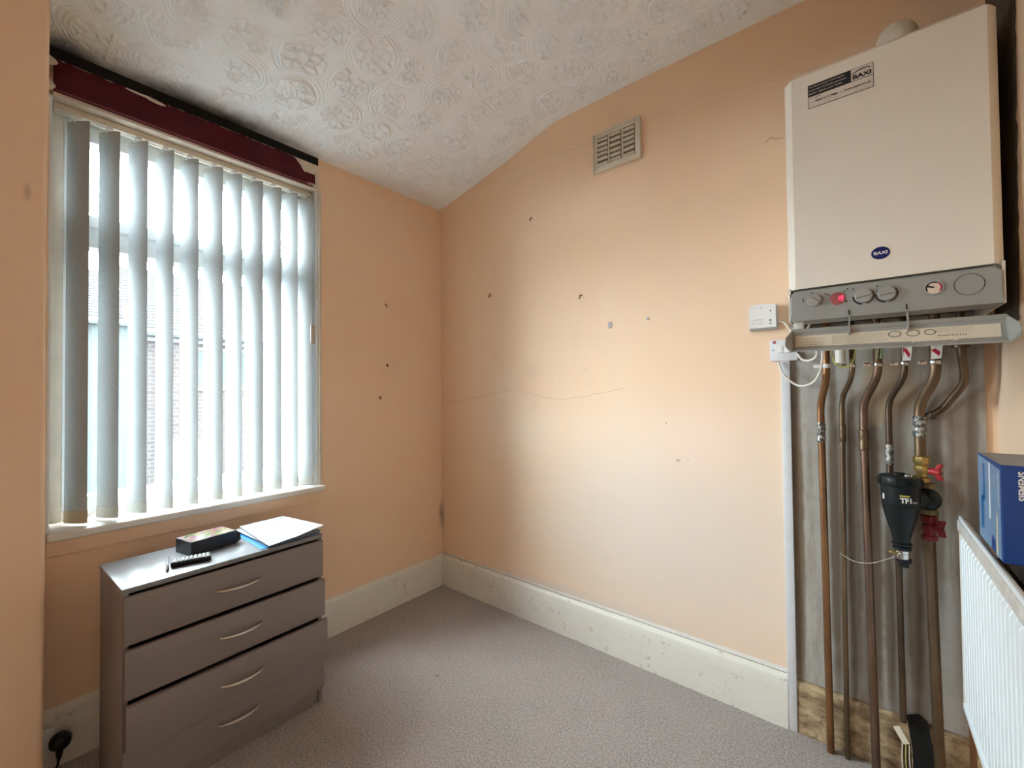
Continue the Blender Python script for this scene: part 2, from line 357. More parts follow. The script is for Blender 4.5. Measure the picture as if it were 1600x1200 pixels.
M_vent = mat('aged_vent_plastic', (0.68, 0.62, 0.52), 0.45, var=0.06, vscale=30)
M_ventdark = mat('vent_hole', (0.16, 0.12, 0.08), 0.9)
M_bluetack = mat('lilac_putty', (0.50, 0.44, 0.46), 0.8, var=0.05)
M_hook = mat('dark_iron_hook', (0.03, 0.025, 0.02), 0.5, 0.5)
M_crack = mat('crack_line', (0.42, 0.29, 0.20), 0.9)
M_fillline = mat('painted_filler', (0.82, 0.66, 0.54), 0.6)
# blind fabric: woven with a slanting rib, lets light through
def fabric(name, col, tr):
    m = bpy.data.materials.new(name); m.use_nodes = True; nt = m.node_tree; nt.nodes.clear()
    out = N(nt, 'ShaderNodeOutputMaterial'); d = N(nt, 'ShaderNodeBsdfDiffuse'); t = N(nt, 'ShaderNodeBsdfTranslucent'); mx = N(nt, 'ShaderNodeMixShader'); mx.inputs[0].default_value = tr
    mp = N(nt, 'ShaderNodeMapping'); mp.inputs['Rotation'].default_value = (math.radians(38), 0, 0); L(nt, N(nt, 'ShaderNodeTexCoord').outputs['Object'], mp.inputs[0])
    f = noise(nt, 200, 4, 0.65, vec=mp.outputs[0], stretch=(1, 0.10, 1.6))
    cc = mix(nt, ramp(nt, f, [(0.35, 0.0), (0.65, 1.0)]), tuple(x*0.88 for x in col), col)
    L(nt, cc, d.inputs[0]); L(nt, cc, t.inputs[0])
    bp = N(nt, 'ShaderNodeBump', Strength=0.25, Distance=0.002); L(nt, f, bp.inputs['Height']); L(nt, bp.outputs[0], d.inputs['Normal'])
    L(nt, d.outputs[0], mx.inputs[1]); L(nt, t.outputs[0], mx.inputs[2]); L(nt, mx.outputs[0], out.inputs[0]); return m
M_fabric = fabric('cream_blind_fabric', (0.44, 0.465, 0.47), 0.035)
M_hem = fabric('cream_blind_hem', (0.47, 0.475, 0.445), 0.04)
M_hemdirty = fabric('soiled_blind_hem', (0.50, 0.40, 0.27), 0.04)
M_glass = bpy.data.materials.new('window_glass'); M_glass.use_nodes = True; nt = M_glass.node_tree; nt.nodes.clear()
out = N(nt, 'ShaderNodeOutputMaterial'); tr = N(nt, 'ShaderNodeBsdfTransparent'); gl = N(nt, 'ShaderNodeBsdfGlossy', Roughness=0.02); mx = N(nt, 'ShaderNodeMixShader')
tr.inputs[0].default_value = (0.95, 0.97, 0.97, 1); mx.inputs[0].default_value = 0.05
L(nt, tr.outputs[0], mx.inputs[1]); L(nt, gl.outputs[0], mx.inputs[2]); L(nt, mx.outputs[0], out.inputs[0])

# ================================================================== STRUCTURE
XD = 2.492          # right wall
YF = -5.00          # wall behind the camera
V0, V1, U0, U1 = -3.90, -3.20, 1.00, 2.00      # unseen second window, added for fill light, beyond the projecting wall
PIER, PIER_W = 0.20, 0.42      # face of the projecting wall beside the window
PY_E = -1.802       # its edge
WY0, WY1, WZ0, WZ1 = -1.79, -0.838, 0.775, 2.336   # window opening
T = 0.24
fl = MB().box(-T, XD+T, YF-T, T, -0.12, 0.0).build('floor', M_carpet, smooth=None); struct(fl)
wl = MB()
wl.box(-T, 0, WY1, T, -0.1, 2.95); wl.box(-T, 0, WY0, WY1, -0.1, WZ0); wl.box(-T, 0, WY0, WY1, WZ1, 2.95); wl.box(-T, 0, YF-T, V0, -0.1, 2.95); wl.box(-T, 0, V1, WY0, -0.1, 2.95); wl.box(-T, 0, V0, V1, -0.1, U0); wl.box(-T, 0, V0, V1, U1, 2.95)
struct(wl.build('wall_left', M_wallA, smooth=None))
struct(MB().box(0, XD+T, 0, T, -0.1, 2.95).build('wall_back', M_wallB, smooth=None))
struct(MB().box(XD, XD+T, YF-T, 0, -0.1, 2.95).build('wall_right', M_wallD, smooth=None))
struct(MB().box(-T, XD+T, YF-T, YF, -0.1, 2.95).build('wall_front', M_wallC, smooth=None))
w2 = struct(thing('fill_window', (-0.13, (V0+V1)/2, U0), None, None)); w2['label'] = 'unseen second window added along the same wall for fill light'
f2 = MB()
for (y0, y1, z0, z1) in ((V0, V0+.06, U0, U1), (V1-.06, V1, U0, U1), (V0+.06, V1-.06, U0, U0+.06), (V0+.06, V1-.06, U1-.06, U1)): f2.box(-.20, -.13, y0, y1, z0, z1, 0.004)
f2.build('outer_frame', M_upvc, w2)
MB().box(-.172, -.166, V0+.05, V1-.05, U0+.05, U1-.05).build('pane', M_glass, w2, smooth=None)
MB().box(-.13, .03, V0-.02, V1+.02, U0-.03, U0, 0.006).build('window_sill', M_sill, w2)
# the projecting wall: plastered arris slightly wavy
pp = []
for i in range(41):
    z = -0.05 + i*(3.0/40); pp.append((PIER, PY_E + 0.0015*math.sin(z*3.1) + rng.normal(0, 0.0006), z))
pb = MB(); n = len(pp); R = 0.013
ring = []
for (x, y, z) in pp: ring.append([(x, PY_E-PIER_W, z)] + [(x-R+R*math.cos(q*math.pi/12), y-R+R*math.sin(q*math.pi/12), z) for q in range(7)] + [(0.001, y, z), (0.001, PY_E-PIER_W, z)])
vsx = [p for r_ in ring for p in r_]
pb.add(vsx, [(i*10+k, i*10+(k+1)%10, (i+1)*10+(k+1)%10, (i+1)*10+k) for i in range(n-1) for k in range(10)])
struct(pb.build('wall_alcove', M_wallC, smooth=50))

# ---- ceiling: sloped towards the window wall, with hand-made swirled plaster roses in relief
XS = np.array([-0.3, 0.0, 0.36, 0.62, 0.80, 0.92, 1.02, 1.14, 1.4, 2.0, 2.8]); ZS = np.array([2.43, 2.497, 2.572, 2.632, 2.688, 2.716, 2.722, 2.722, 2.724, 2.718, 2.71])
fine = np.linspace(-0.3, 2.8, 621); zf = np.interp(fine, XS, ZS); zf = np.convolve(np.pad(zf, 14, 'edge'), np.ones(29)/29, 'valid')
def zc(x): return np.interp(x, fine, zf)
def ceil_hit(px, py):
    d = ray(px, py); lo, hi = 0.0, 8.0/d.length
    for _ in range(60):
        mid = (lo+hi)/2; p = CAM + d*mid
        if p.z > zc(p.x): hi = mid
        else: lo = mid
    return CAM + d*lo
ROSE_PX = [(174,9),(159,65),(273,54),(262,112),(390,58),(377,112),(361,151),(310,14),(429,7),(515,47),(589,9),(647,34),(739,22),(476,94),(584,90),(638,110),(710,85),
    (546,135),(458,148),(611,162),(697,148),(743,126),(443,191),(526,184),(508,214),(584,205),(661,187),(738,187),(629,229),(562,238),(711,220),(681,252),(745,246),
    (821,27),(891,13),(956,9),(790,74),(855,74),(920,63),(990,40),(826,112),(884,110),(950,115),(1006,85),(781,155),(860,160),(900,142),(815,193),(774,220),
    (1048,13),(1070,54),(1140,18),(609,265),(657,284),(728,275)]
roses = [tuple(ceil_hit(*p)[:2]) for p in ROSE_PX]
seen = list(roses)
for iy in range(20):
    for ix in range(16):
        x = 0.10 + ix*0.165 + (0.08 if iy % 2 else 0) + rng.normal(0, 0.012); y = -0.10 - iy*0.15 + rng.normal(0, 0.012)
        if x > XD-0.05 or y < -2.4: continue
        v_ = Vector((x, y, float(zc(x)))) - CAM; dz_ = v_.dot(fw)
        if dz_ > 0.05 and -600 < FPX*v_.dot(rt)/dz_ < 800 and FPX*v_.dot(up)/dz_ < 570: continue      # the roses in view are listed above
        if min((x-a)**2+(y-b_)**2 for a, b_ in roses) > 0.155**2: roses.append((x, y))
GX = np.linspace(-0.02, 2.12, 930); GY = np.linspace(-1.90, 0.02, 836)
X, Y = np.meshgrid(GX, GY, indexing='ij'); Hh = np.zeros_like(X)
def vnoise(X, Y, s, seed):
    g = np.random.default_rng(seed).random((128, 128)); x = X*s+31.7; y = Y*s+57.3; xi = np.floor(x).astype(int); yi = np.floor(y).astype(int); fx = x-xi; fy = y-yi
    fx = fx*fx*(3-2*fx); fy = fy*fy*(3-2*fy); G = lambda a, b_: g[a % 128, b_ % 128]
    return (G(xi, yi)*(1-fx)+G(xi+1, yi)*fx)*(1-fy) + (G(xi, yi+1)*(1-fx)+G(xi+1, yi+1)*fx)*fy
nz1 = vnoise(X, Y, 9, 1); nz2 = vnoise(X, Y, 34, 2); nz3 = vnoise(X, Y, 110, 3); nz4 = vnoise(X, Y, 20, 4)
Hh += (nz1-0.5)*0.002 + (nz3-0.5)*0.0008
wp = np.random.default_rng(5).permutation(len(roses))
for idx in wp:
    cx, cy_ = roses[idx]; R = 0.118*rng.uniform(0.92, 1.1); q = rng.uniform(0.85, 1.15); th0 = rng.uniform(0, 3.14)
    i0, i1 = np.searchsorted(GX, [cx-R*1.25, cx+R*1.25]); j0, j1 = np.searchsorted(GY, [cy_-R*1.25, cy_+R*1.25])
    if i1-i0 < 3 or j1-j0 < 3: continue
    sl = (slice(i0, i1), slice(j0, j1)); dx, dy = X[sl]-cx, Y[sl]-cy_
    a, b_ = dx*math.cos(th0)+dy*math.sin(th0), -dx*math.sin(th0)+dy*math.cos(th0)
    r = np.sqrt((a*q)**2+(b_/q)**2) + (nz2[sl]-0.5)*0.008 + (nz4[sl]-.5)*0.012; ang = np.arctan2(b_, a)
    rin = R*rng.uniform(0.54, 0.66)
    fadeo = np.clip((R-r)/(0.12*R), 0, 1); inner = np.clip((rin-r)/(0.01), 0, 1)
    side = 0.55+0.45*np.cos(ang-rng.uniform(0, 6.28))
    rings = (np.sin(2*math.pi*(r/rng.uniform(0.0125, 0.0155)) + ang*rng.choice([-1, 1])) + 0.4*(nz3[sl]-0.5)) * 0.0040*side*(0.5+nz2[sl])
    k = 26; tt = rng.random(k)*6.28; rr = rin*1.1*np.sqrt(rng.random(k)); qx, qy = rr*np.cos(tt), rr*np.sin(tt)
    D = np.sqrt((dx[..., None]-qx)**2 + (dy[..., None]-qy)**2); D.sort(axis=2); e = D[..., 1]-D[..., 0]
    e = e + (nz3[sl]-0.5)*0.004
    crk = np.exp(-(e/0.0042)**2)*0.0135*(0.2+1.2*nz2[sl]) + (nz3[sl]-0.5)*0.0010
    rim = np.exp(-((r-rin)/0.0055)**2)*0.0110*np.clip(side*1.3-.2, 0, 1)*(nz2[sl]*1.3)
    h = (rings*(1-inner) + crk*inner + rim)
    Hh[sl] = Hh[sl]*(1-fadeo) + h*fadeo
edge = np.clip((0.0-Y)/0.05, 0, 1)*np.clip((X)/0.05, 0, 1)*np.clip((Y+1.90)/0.03, 0, 1)*np.clip((2.12-X)/0.03, 0, 1); Hh *= edge
Zc = zc(X) - Hh
# soft wavering of the ceiling itself
Zc += (vnoise(X, Y, 2.2, 9)-0.5)*0.012*edge
nx, ny = X.shape
vid = np.arange(nx*ny).reshape(nx, ny)
quads = np.stack([vid[:-1, :-1], vid[:-1, 1:], vid[1:, 1:], vid[1:, :-1]], -1).reshape(-1, 4)
V = np.stack([X, Y, Zc], -1).reshape(-1, 3)
# coarse rest of the ceiling behind the camera
gx2 = np.linspace(-0.02, XD+0.02, 60); base = len(V); V = np.vstack([V, np.stack([gx2, np.full(60, -1.90), zc(gx2)], 1), np.stack([gx2, np.full(60, YF-0.05), zc(gx2)], 1),
    [[2.12, -1.90, zc(2.12)], [XD+0.02, -1.90, zc(XD)], [XD+0.02, 0.02, zc(XD)], [2.12, 0.02, zc(2.12)]]])
q2 = np.array([[base+i, base+i+1, base+60+i+1, base+60+i] for i in range(59)] + [[base+120, base+121, base+122, base+123]])
quads = np.vstack([quads, q2])
base = len(V); V = np.vstack([V, np.stack([gx2, np.full(60, 0.1), zc(gx2)+0.04], 1), np.stack([gx2, np.full(60, YF-0.1), zc(gx2)+0.04], 1)])   # upper side of the ceiling
quads = np.vstack([quads, np.array([[base+i, base+i+1, base+60+i+1, base+60+i] for i in range(59)])])
me = bpy.data.meshes.new('ceiling'); me.vertices.add(len(V)); me.vertices.foreach_set('co', V.ravel().astype(np.float32))
me.loops.add(quads.size); me.loops.foreach_set('vertex_index', quads.ravel().astype(np.int32)); me.polygons.add(len(quads))
me.polygons.foreach_set('loop_start', np.arange(0, quads.size, 4, dtype=np.int32)); me.update(calc_edges=True); me.validate()
me.shade_smooth(); struct(mobj('ceiling', me, M_ceil))

# ---- skirting boards: tall, moulded top, uneven thick paint
def skirting(p0, p1, nrm, h=0.195, t=0.022, seg=90, seed=3, dents=0.0018):
    p0, p1, nrm = Vector(p0), Vector(p1), Vector(nrm); g = np.random.default_rng(seed); b_ = MB()
    prof = [(0, -0.01), (t, -0.01), (t, h*0.35), (t*0.97, h*0.7), (t*0.93, h-0.018), (t*0.75, h-0.006), (t*0.3, h), (0, h+0.001)]; k = len(prof); vs_ = []
    for i in range(seg+1):
        p = p0.lerp(p1, i/seg)
        for j, (d, z) in enumerate(prof):
            w = g.normal(0, dents) if 0 < j < k-1 else 0
            zz = z + (g.normal(0, 0.0008) if 3 < j < k-1 else 0)
            vs_.append(p + nrm*(d+w*0.4) + Vector((0, 0, zz)))
    b_.add(vs_, [(i*k+j, i*k+j+1, (i+1)*k+j+1, (i+1)*k+j) for i in range(seg) for j in range(k-1)] + [tuple(range(k))[::-1], tuple(seg*k+j for j in range(k))])
    return b_
struct(skirting((0, 0, 0), (1.946, 0, 0), (0, -1, 0), seg=150).build('baseboard_back', M_skirt, smooth=60))
struct(skirting((0, PY_E, 0), (0, 0, 0), (1, 0, 0), seed=4, seg=120).build('baseboard_left', M_skirt, smooth=60))
BBK = bpy.data.objects['baseboard_back']
g = np.random.default_rng(31); cz = []
for i in range(121): cz.append((0.012+1.93*i/120, 0.2065 + 0.006*np.interp(i/120, [0, .4, 1], [.2, .6, 1.3]) + g.normal(0, 0.0012)))
MB().prism([(x, -0.0002, z) for x, z in cz] + [(cz[-1][0], -0.0002, 0.1985), (cz[0][0], -0.0002, 0.1985)], (0, -0.0016, 0)).build('caulk_line', mat('pale_caulk', (0.76, 0.74, 0.71), 0.6, var=0.1, vscale=30), BBK, smooth=None)
MB().prism([(0.012, -0.0003, 0.1945), (1.944, -0.0003, 0.1945), (1.944, -0.0003, 0.1985), (0.012, -0.0003, 0.1985)], (0, -0.0012, 0)).build('gap_shade_line', mat('gap_shade', (0.22, 0.20, 0.18), 0.9, var=0.4, vscale=20), BBK, smooth=None)  # dark strip painting the shade of the gap over the skirting
# bare unpainted skirting under the pipes
rb = skirting((1.974, 0, 0), (XD, 0, 0), (0, -1, 0), h=0.19, t=0.016, seg=50, seed=8, dents=0.002)
struct(rb.build('baseboard_pipes', M_rawwood, smooth=60))
bbk = MB().box(1.974, 2.468, -0.008, -0.0005, 0.195, 1.60); struct(bbk.build('wall_panel', M_bare, smooth=None))
hole = MB().prism([(2.285, -0.0175, 0.0), (2.330, -0.0175, 0.0), (2.334, -0.0175, 0.12), (2.322, -0.0175, 0.205), (2.300, -0.0175, 0.222), (2.272, -0.0175, 0.205), (2.285, -0.0175, 0.1)], (0, -0.0012, 0))
struct(hole.build('trim_4', M_gap, smooth=None))
# unpainted wall beside the boiler, its dark colour also holding the gap's shade
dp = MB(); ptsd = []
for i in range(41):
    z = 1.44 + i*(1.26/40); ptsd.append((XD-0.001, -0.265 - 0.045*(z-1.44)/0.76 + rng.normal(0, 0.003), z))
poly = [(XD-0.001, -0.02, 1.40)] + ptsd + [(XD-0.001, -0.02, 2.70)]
dp.prism(poly, (-0.0012, 0, 0)); struct(dp.build('trim_3', M_dirtyshade, smooth=None))
# white trunking strip at the edge of the pipe area
struct(MB().box(1.945, 1.974, -0.020, 0.0, 0.0, 1.38, 0.002).build('trim_1', M_trunk))
# painted-over filler line below the ceiling and an old crack
def wobble(pts, s=0.002, k=10, seed=2):
    g = np.random.default_rng(seed); o = []
    for a, b_ in zip(pts[:-1], pts[1:]):
        for j in range(k): o.append(Vector(a).lerp(Vector(b_), j/k) + Vector((g.normal(0, s), 0, g.normal(0, s))))
    return o + [Vector(pts[-1])]
WB = bpy.data.objects['wall_back']
lin = [PY(*p, 0.0) for p in ((697, 331), (770, 293), (855, 252), (945, 208), (1030, 178), (1120, 150), (1200, 132), (1290, 100), (1365, 68))]
ln = MB().tube(wobble(lin, 0.0016), 0.0022, 5).build('filler_line', M_fillline, WB)
cr = [PY(*p, 0.0) for p in ((692, 631), (740, 622), (790, 611), (815, 610), (850, 621), (885, 624), (940, 614), (975, 606))]
MB().tube(wobble(cr, 0.002), 0.0009, 4).build('crack', M_crack, WB)
MB().tube(wobble([PY(*p, 0.0) for p in ((1195, 222), (1205, 215), (1213, 217), (1224, 215))], 0.002, 5), 0.0016, 4).build('crack', M_crack, WB)

M_scuff = mat('faint_scuff', (0.71, 0.54, 0.40), 0.8)
for pts in (((797, 372), (799, 445), (835, 440)), ((797, 372), (812, 338), (838, 320)), ((866, 312), (868, 400)), ((728, 470), (727, 551), (800, 549)), ((835, 535), (845, 575), (858, 603), (878, 568)), ((852, 530), (860, 512)), ((862, 530), (872, 508)), ((746, 787), (765, 791)), ((1165, 766), (1172, 772)), ((980, 466), (975, 467))):
    MB().tube(wobble([PY(*p, 0.0) for p in pts], 0.0012, 8, int(pts[0][0])), 0.0008, 4).build('scuff', M_scuff, WB)
for p, r_ in (((1041, 661), .004), ((845, 833), .003), ((858, 826), .003), ((972, 866), .003), ((1075, 719), .003), ((915, 577), .003), ((830, 361), .002), ((955, 178), .004), ((1041, 157), .003)):
    q = PY(*p, 0.0); MB().sphere((q.x, -0.0003, q.z), r_, 6, (1, 0.25, 0.8)).build('nick', M_crack, WB)

# ---- window
w1 = struct(thing('window_1', (-0.13, -1.314, WZ0), None, None))
w1['label'] = 'white framed window with a fanlight over one tall pane, behind the blind'
FX0, FX1 = -0.205, -0.135
def wframe(name, y0, y1, z0, z1, wy, wzb, wzt, x0, x1, m, parent, bev=0.004):
    bb = MB(); bb.box(x0, x1, y0, y0+wy, z0, z1, bev); bb.box(x0, x1, y1-wy, y1, z0, z1, bev); bb.box(x0, x1, y0+wy, y1-wy, z0, z0+wzb, bev); bb.box(x0, x1, y0+wy, y1-wy, z1-wzt, z1, bev)
    return bb.build(name, m, parent)
wframe('outer_frame', WY0, WY1, 0.80, WZ1, 0.055, 0.05, 0.05, FX0, FX1, M_upvc, w1)
MB().box(FX0, FX1, WY0+0.055, WY1-0.055, 1.885, 1.935, 0.004).build('transom', M_upvc, w1)
s1 = wframe('fanlight_sash', WY0+0.045, WY1-0.045, 1.925, 2.300, 0.055, 0.045, 0.045, FX0+0.005, FX1+0.014, M_upvc, w1)
MB().box(-0.172, -0.166, WY0+0.09, WY1-0.09, 1.96, 2.27).build('pane', M_glass, s1, smooth=None)
s2 = wframe('main_sash', WY0+0.045, WY1-0.045, 0.835, 1.895, 0.062, 0.05, 0.05, FX0+0.005, FX1+0.014, M_upvc, w1)
MB().box(-0.172, -0.166, WY0+0.095, WY1-0.095, 0.875, 1.855).build('pane', M_glass, s2, smooth=None)
MB().box(FX1, FX1+0.012, WY0+0.001, WY0+0.045, 0.80, WZ1, 0.003).build('cover_strip', M_cream, w1)
# reveal lining: white painted boards
for (y0, y1) in ((WY1-0.008, WY1+0.0005), (WY0-0.0005, WY0+0.008)):
    MB().box(-0.135, -0.0005, y0, y1, 0.795, WZ1, 0.002).build('reveal_board', M_upvc, w1)
MB().box(-0.135, -0.0005, WY0, WY1, WZ1-0.008, WZ1+0.001, 0.001).build('reveal_board', M_cream, w1)
# sill board with horn and rounded nose, apron below it
sb = MB().box(-0.135, 0.030, PY_E+0.012, -0.812, 0.768, 0.797, 0.008, 3); sb.build('window_sill', M_sill, w1)
MB().box(0.0, 0.012, PY_E+0.012, -0.825, 0.715, 0.768, 0.003).build('apron', M_wallA, w1)
MB().box(-0.001, 0.010, WY1+0.001, WY1+0.014, 0.79, 2.34, 0.002).build('architrave_bead', M_cream, w1)

# dark red board over the window with flaked edges
t2 = struct(thing('trim_2', (0.0, -1.314, WZ1), None, None)); t2['label'] = 'dark red painted board across the top of the window'
g = np.random.default_rng(21); topz = []; ya, yb = PY_E+0.02, -0.868
for i in range(81):
    y = ya + (yb-ya)*i/80; z = 2.447 + g.normal(0, 0.0012)
    if y > -0.965: z = 2.447 - 0.055*min(1, (y+0.965)/0.045) + g.normal(0, 0.003)
    if -1.60 < y < -1.50: z -= 0.007*math.sin((y+1.6)/0.1*3.14)
    topz.append((y, z))
MB().prism([(0.004, y, z) for y, z in topz] + [(0.004, yb+0.004, 2.40), (0.004, yb+0.005, 2.345), (0.004, yb-0.005, 2.332), (0.004, ya, 2.337)], (0.020, 0, 0)).build('red_board', M_red, t2, smooth=None)
MB().box(0.0, 0.012, ya, WY1, 2.325, 2.455, 0.002).build('backing_strip', M_cream, t2)
MB().tube([(0.024, ya, 2.340), (0.025, -1.3, 2.339), (0.024, yb-0.006, 2.336)], 0.0035, 6).build('bottom_bead', mat('red_bead', (0.16, 0.03, 0.035), 0.4), t2)
MB().box(0.0, 0.006, ya-0.02, WY1, 2.455, 2.52).build('dark_gap', M_gap, t2, smooth=None)
for (y, z, w, hh) in ((-1.545, 2.443, 0.05, 0.006), (-1.50, 2.438, 0.03, 0.007), (-1.79, 2.435, 0.02, 0.022), (-0.885, 2.338, 0.03, 0.008), (-1.79, 2.35, 0.014, 0.02)):
    pt = [(0.0245, y + w*math.cos(a)*g.uniform(.6, 1.1), z + hh*math.sin(a)*g.uniform(.6, 1.1)) for a in np.linspace(0, 6.28, 12)[:-1]]
    MB().prism(pt, (0.0012, 0, 0)).build('paint_flake', M_cream, t2, smooth=None)

# ================================================================== OUTSIDE
GZ = -2.7
struct(MB().box(-40, -0.4, -30, 40, GZ-0.2, GZ).build('ground', mat('yard_concrete', (0.024, 0.0235, 0.022), 0.9, var=0.2, vscale=1.5), smooth=None))
M_brick, nt, b = nodes('weathered_brick'); b.inputs['Roughness'].default_value = 0.9
mp = N(nt, 'ShaderNodeMapping'); mp.inputs['Rotation'].default_value = (math.radians(90), 0, math.radians(90)); 
cb = N(nt, 'ShaderNodeCombineXYZ'); sp = N(nt, 'ShaderNodeSeparateXYZ'); L(nt, pos(nt), sp.inputs[0]); L(nt, sp.outputs[1], cb.inputs[0]); L(nt, sp.outputs[2], cb.inputs[1])
bt = N(nt, 'ShaderNodeTexBrick', Scale=1.0, _offset=0.5); L(nt, cb.outputs[0], bt.inputs['Vector'])
bt.inputs['Brick Width'].default_value = 0.225; bt.inputs['Row Height'].default_value = 0.085; bt.inputs['Mortar Size'].default_value = 0.014
bt.inputs['Color1'].default_value = (0.0075, 0.0034, 0.0031, 1); bt.inputs['Color2'].default_value = (0.0115, 0.0058, 0.0052, 1); bt.inputs['Mortar'].default_value = (0.026, 0.025, 0.0245, 1)
L(nt, bt.outputs['Color'], b.inputs['Base Color'])
M_tile = mat('grey_roof_tiles', (0.0042, 0.0045, 0.005), 0.85, var=0.25, vscale=6)
M_render = mat('pale_blue_render', (0.014, 0.0205, 0.0215), 0.85, var=0.05)
M_outw = mat('weathered_outdoor_white', (0.045, 0.046, 0.046), 0.8)
M_gutter = mat('grey_gutter', (0.008, 0.0105, 0.012), 0.5)
M_dkwin = mat('dark_glass', (0.01, 0.014, 0.02), 0.25, spec=0.3)
def tile_roof(parent, x_e, x_r, y0, y1, z_e, z_r, rows):
    bb = MB()
    for i in range(rows):
        xa, xb = x_e+(x_r-x_e)*i/rows, x_e+(x_r-x_e)*(i+1.25)/rows; za, zb = z_e+(z_r-z_e)*i/rows, z_e+(z_r-z_e)*(i+1.25)/rows
        bb.prism([(xa, y0, za), (xa, y0, za+0.045), (xb, y0, zb+0.02), (xb, y0, zb-0.02)], (0, y1-y0, 0))
    o = bb.build('roof_tiles', M_tile, parent, smooth=None); o['kind'] = 'stuff'; return o
h1 = thing('terrace_house', (-11, 4.5, GZ), 'brick terrace house with grey tiled roof, seen through the window', 'house')
MB().box(-15, -9.0, -0.05, 9.0, GZ, 2.55).build('brick_wall', M_brick, h1, smooth=None)
tile_roof(h1, -8.75, -11.5, -0.15, 9.2, 2.52, 4.35, 22)
MB().tube([(-8.72, -0.15, 2.50), (-8.72, 9.2, 2.50)], 0.07, 8).build('gutter', M_gutter, h1)
MB().box(-8.95, -8.85, -0.12, 9.1, 2.36, 2.50).build('fascia', M_outw, h1, smooth=None)
for (y0, y1, z0, z1) in ((0.82, 1.9, 1.35, 2.30), (0.35, 1.25, -0.75, 0.30), (2.9, 3.9, 1.35, 2.30)):
    wv = wframe('window', y0, y1, z0, z1, 0.07, 0.09, 0.07, -9.02, -8.95, M_outw, h1, 0)
    MB().box(-9.0, -8.97, y0+0.07, y1-0.07, z0+0.09, z1-0.07).build('pane', M_dkwin if z0 < 0 else M_render, wv, smooth=None)
h2 = thing('rendered_extension', (-10, -2.5, GZ), 'pale blue rendered extension at the end of the brick terrace', 'house')
MB().box(-12.5, -8.6, -5.0, -0.16, GZ, 2.60).build('wall', M_render, h2, smooth=None)
tile_roof(h2, -8.45, -11.5, -5.2, -0.17, 2.62, 4.15, 20)
MB().tube([(-8.42, -5.2, 2.60), (-8.42, -0.17, 2.60)], 0.06, 8).build('gutter', M_gutter, h2)
MB().box(-8.6, -8.55, -0.36, -0.18, 2.70, 2.98).build('flashing', mat('terracotta', (0.03, 0.012, 0.009), 0.9), h2, smooth=None)
tr_ = thing('garden_trellis', (-7.0, 0.7, GZ), 'white garden trellis leaning below the brick house windows', 'trellis')
for i in range(14): MB().tube([(-7.0, -0.4+i*0.16, GZ), (-7.0, -0.25+i*0.16, -0.42)], 0.012, 5).build('bar', M_outw, tr_)
for i in range(5): MB().tube([(-7.02, -0.5, -0.55-i*0.3), (-7.02, 2.0, -0.50-i*0.3)], 0.012, 5).build('rail', M_outw, tr_)

# ================================================================== VERTICAL BLIND
BX = -0.052
blind = thing('vertical_blind', (BX, -1.30, 0.80), 'cream vertical blind hanging half open in the window', 'blind')
MB().box(BX-0.028, BX+0.016, WY0+0.012, WY1-0.014, 2.302, 2.327, 0.004).build('headrail', M_cream, blind)
SY0 = [-1.743, -1.658, -1.573, -1.488, -1.408, -1.324, -1.239, -1.163, -1.080, -0.995, -0.916]
SY1 = [-1.684, -1.599, -1.515, -1.430, -1.343, -1.251, -1.175, -1.084, -0.999, -0.919, -0.853]
slats = []
W = 0.089
for i, (a, b_) in enumerate(zip(SY0, SY1)):
    yc = (a+b_)/2; th = math.atan2(yc+1.908, 2.2)
    wv = (b_-a)*math.cos(th); phi = th + math.acos(min(0.999, wv/W)); slats.append((yc, phi))
slats = [(y, min(max(p, math.radians(46)), math.radians(62))) for y, p in slats]
def slat_mesh(zlo, zhi, nz, thick, bow, name, wscale=1.0, off=0.0):
    bb = MB(); nu = 9; vs_ = []
    for k in range(nz+1):
        z = zlo + (zhi-zlo)*k/nz
        for sgn in (1, -1):
            for j in range(nu):
                u = (j/(nu-1)-0.5)*W*wscale; n_ = bow*(1-(2*j/(nu-1)-1)**2) + off
                vs_.append((n_ + sgn*thick/2, u, z))
    m_ = 2*nu; fs = []
    for k in range(nz):
        for j in range(m_):
            loop = list(range(nu)) + list(range(m_-1, nu-1, -1)); a_, c_ = loop[j], loop[(j+1) % m_]
            fs.append((k*m_+a_, k*m_+c_, (k+1)*m_+c_, (k+1)*m_+a_))
    loop = list(range(nu)) + list(range(m_-1, nu-1, -1)); fs += [tuple(loop)[::-1], tuple(nz*m_+q for q in loop)]
    bb.add(vs_, fs); return bb.mesh(name, 40)
ZTOP, ZBOT = 2.286, 0.806
me_sl = slat_mesh(ZBOT, ZTOP, 12, 0.0008, 0.0055, 'slat'); me_sl.materials.append(M_fabric)
me_hem = slat_mesh(ZBOT-0.001, ZBOT+0.043, 1, 0.0036, 0.0055, 'hem_weight', 1.01); me_hem.materials.append(M_hem)
me_hemd = me_hem.copy(); me_hemd.materials.clear(); me_hemd.materials.append(M_hemdirty)
me_top = slat_mesh(ZTOP-0.022, ZTOP+0.001, 1, 0.0026, 0.0055, 'top_pocket', 1.005); me_top.materials.append(M_hem)
hk = MB(); hk.box(-0.008, 0.016, -0.009, 0.009, ZTOP+0.004, ZTOP+0.020, 0.003); hk.box(-0.003, 0.003, -0.012, 0.012, ZTOP-0.004, ZTOP+0.010, 0.002); me_hook = hk.mesh('carrier'); me_hook.materials.append(M_upvc)
ends = []
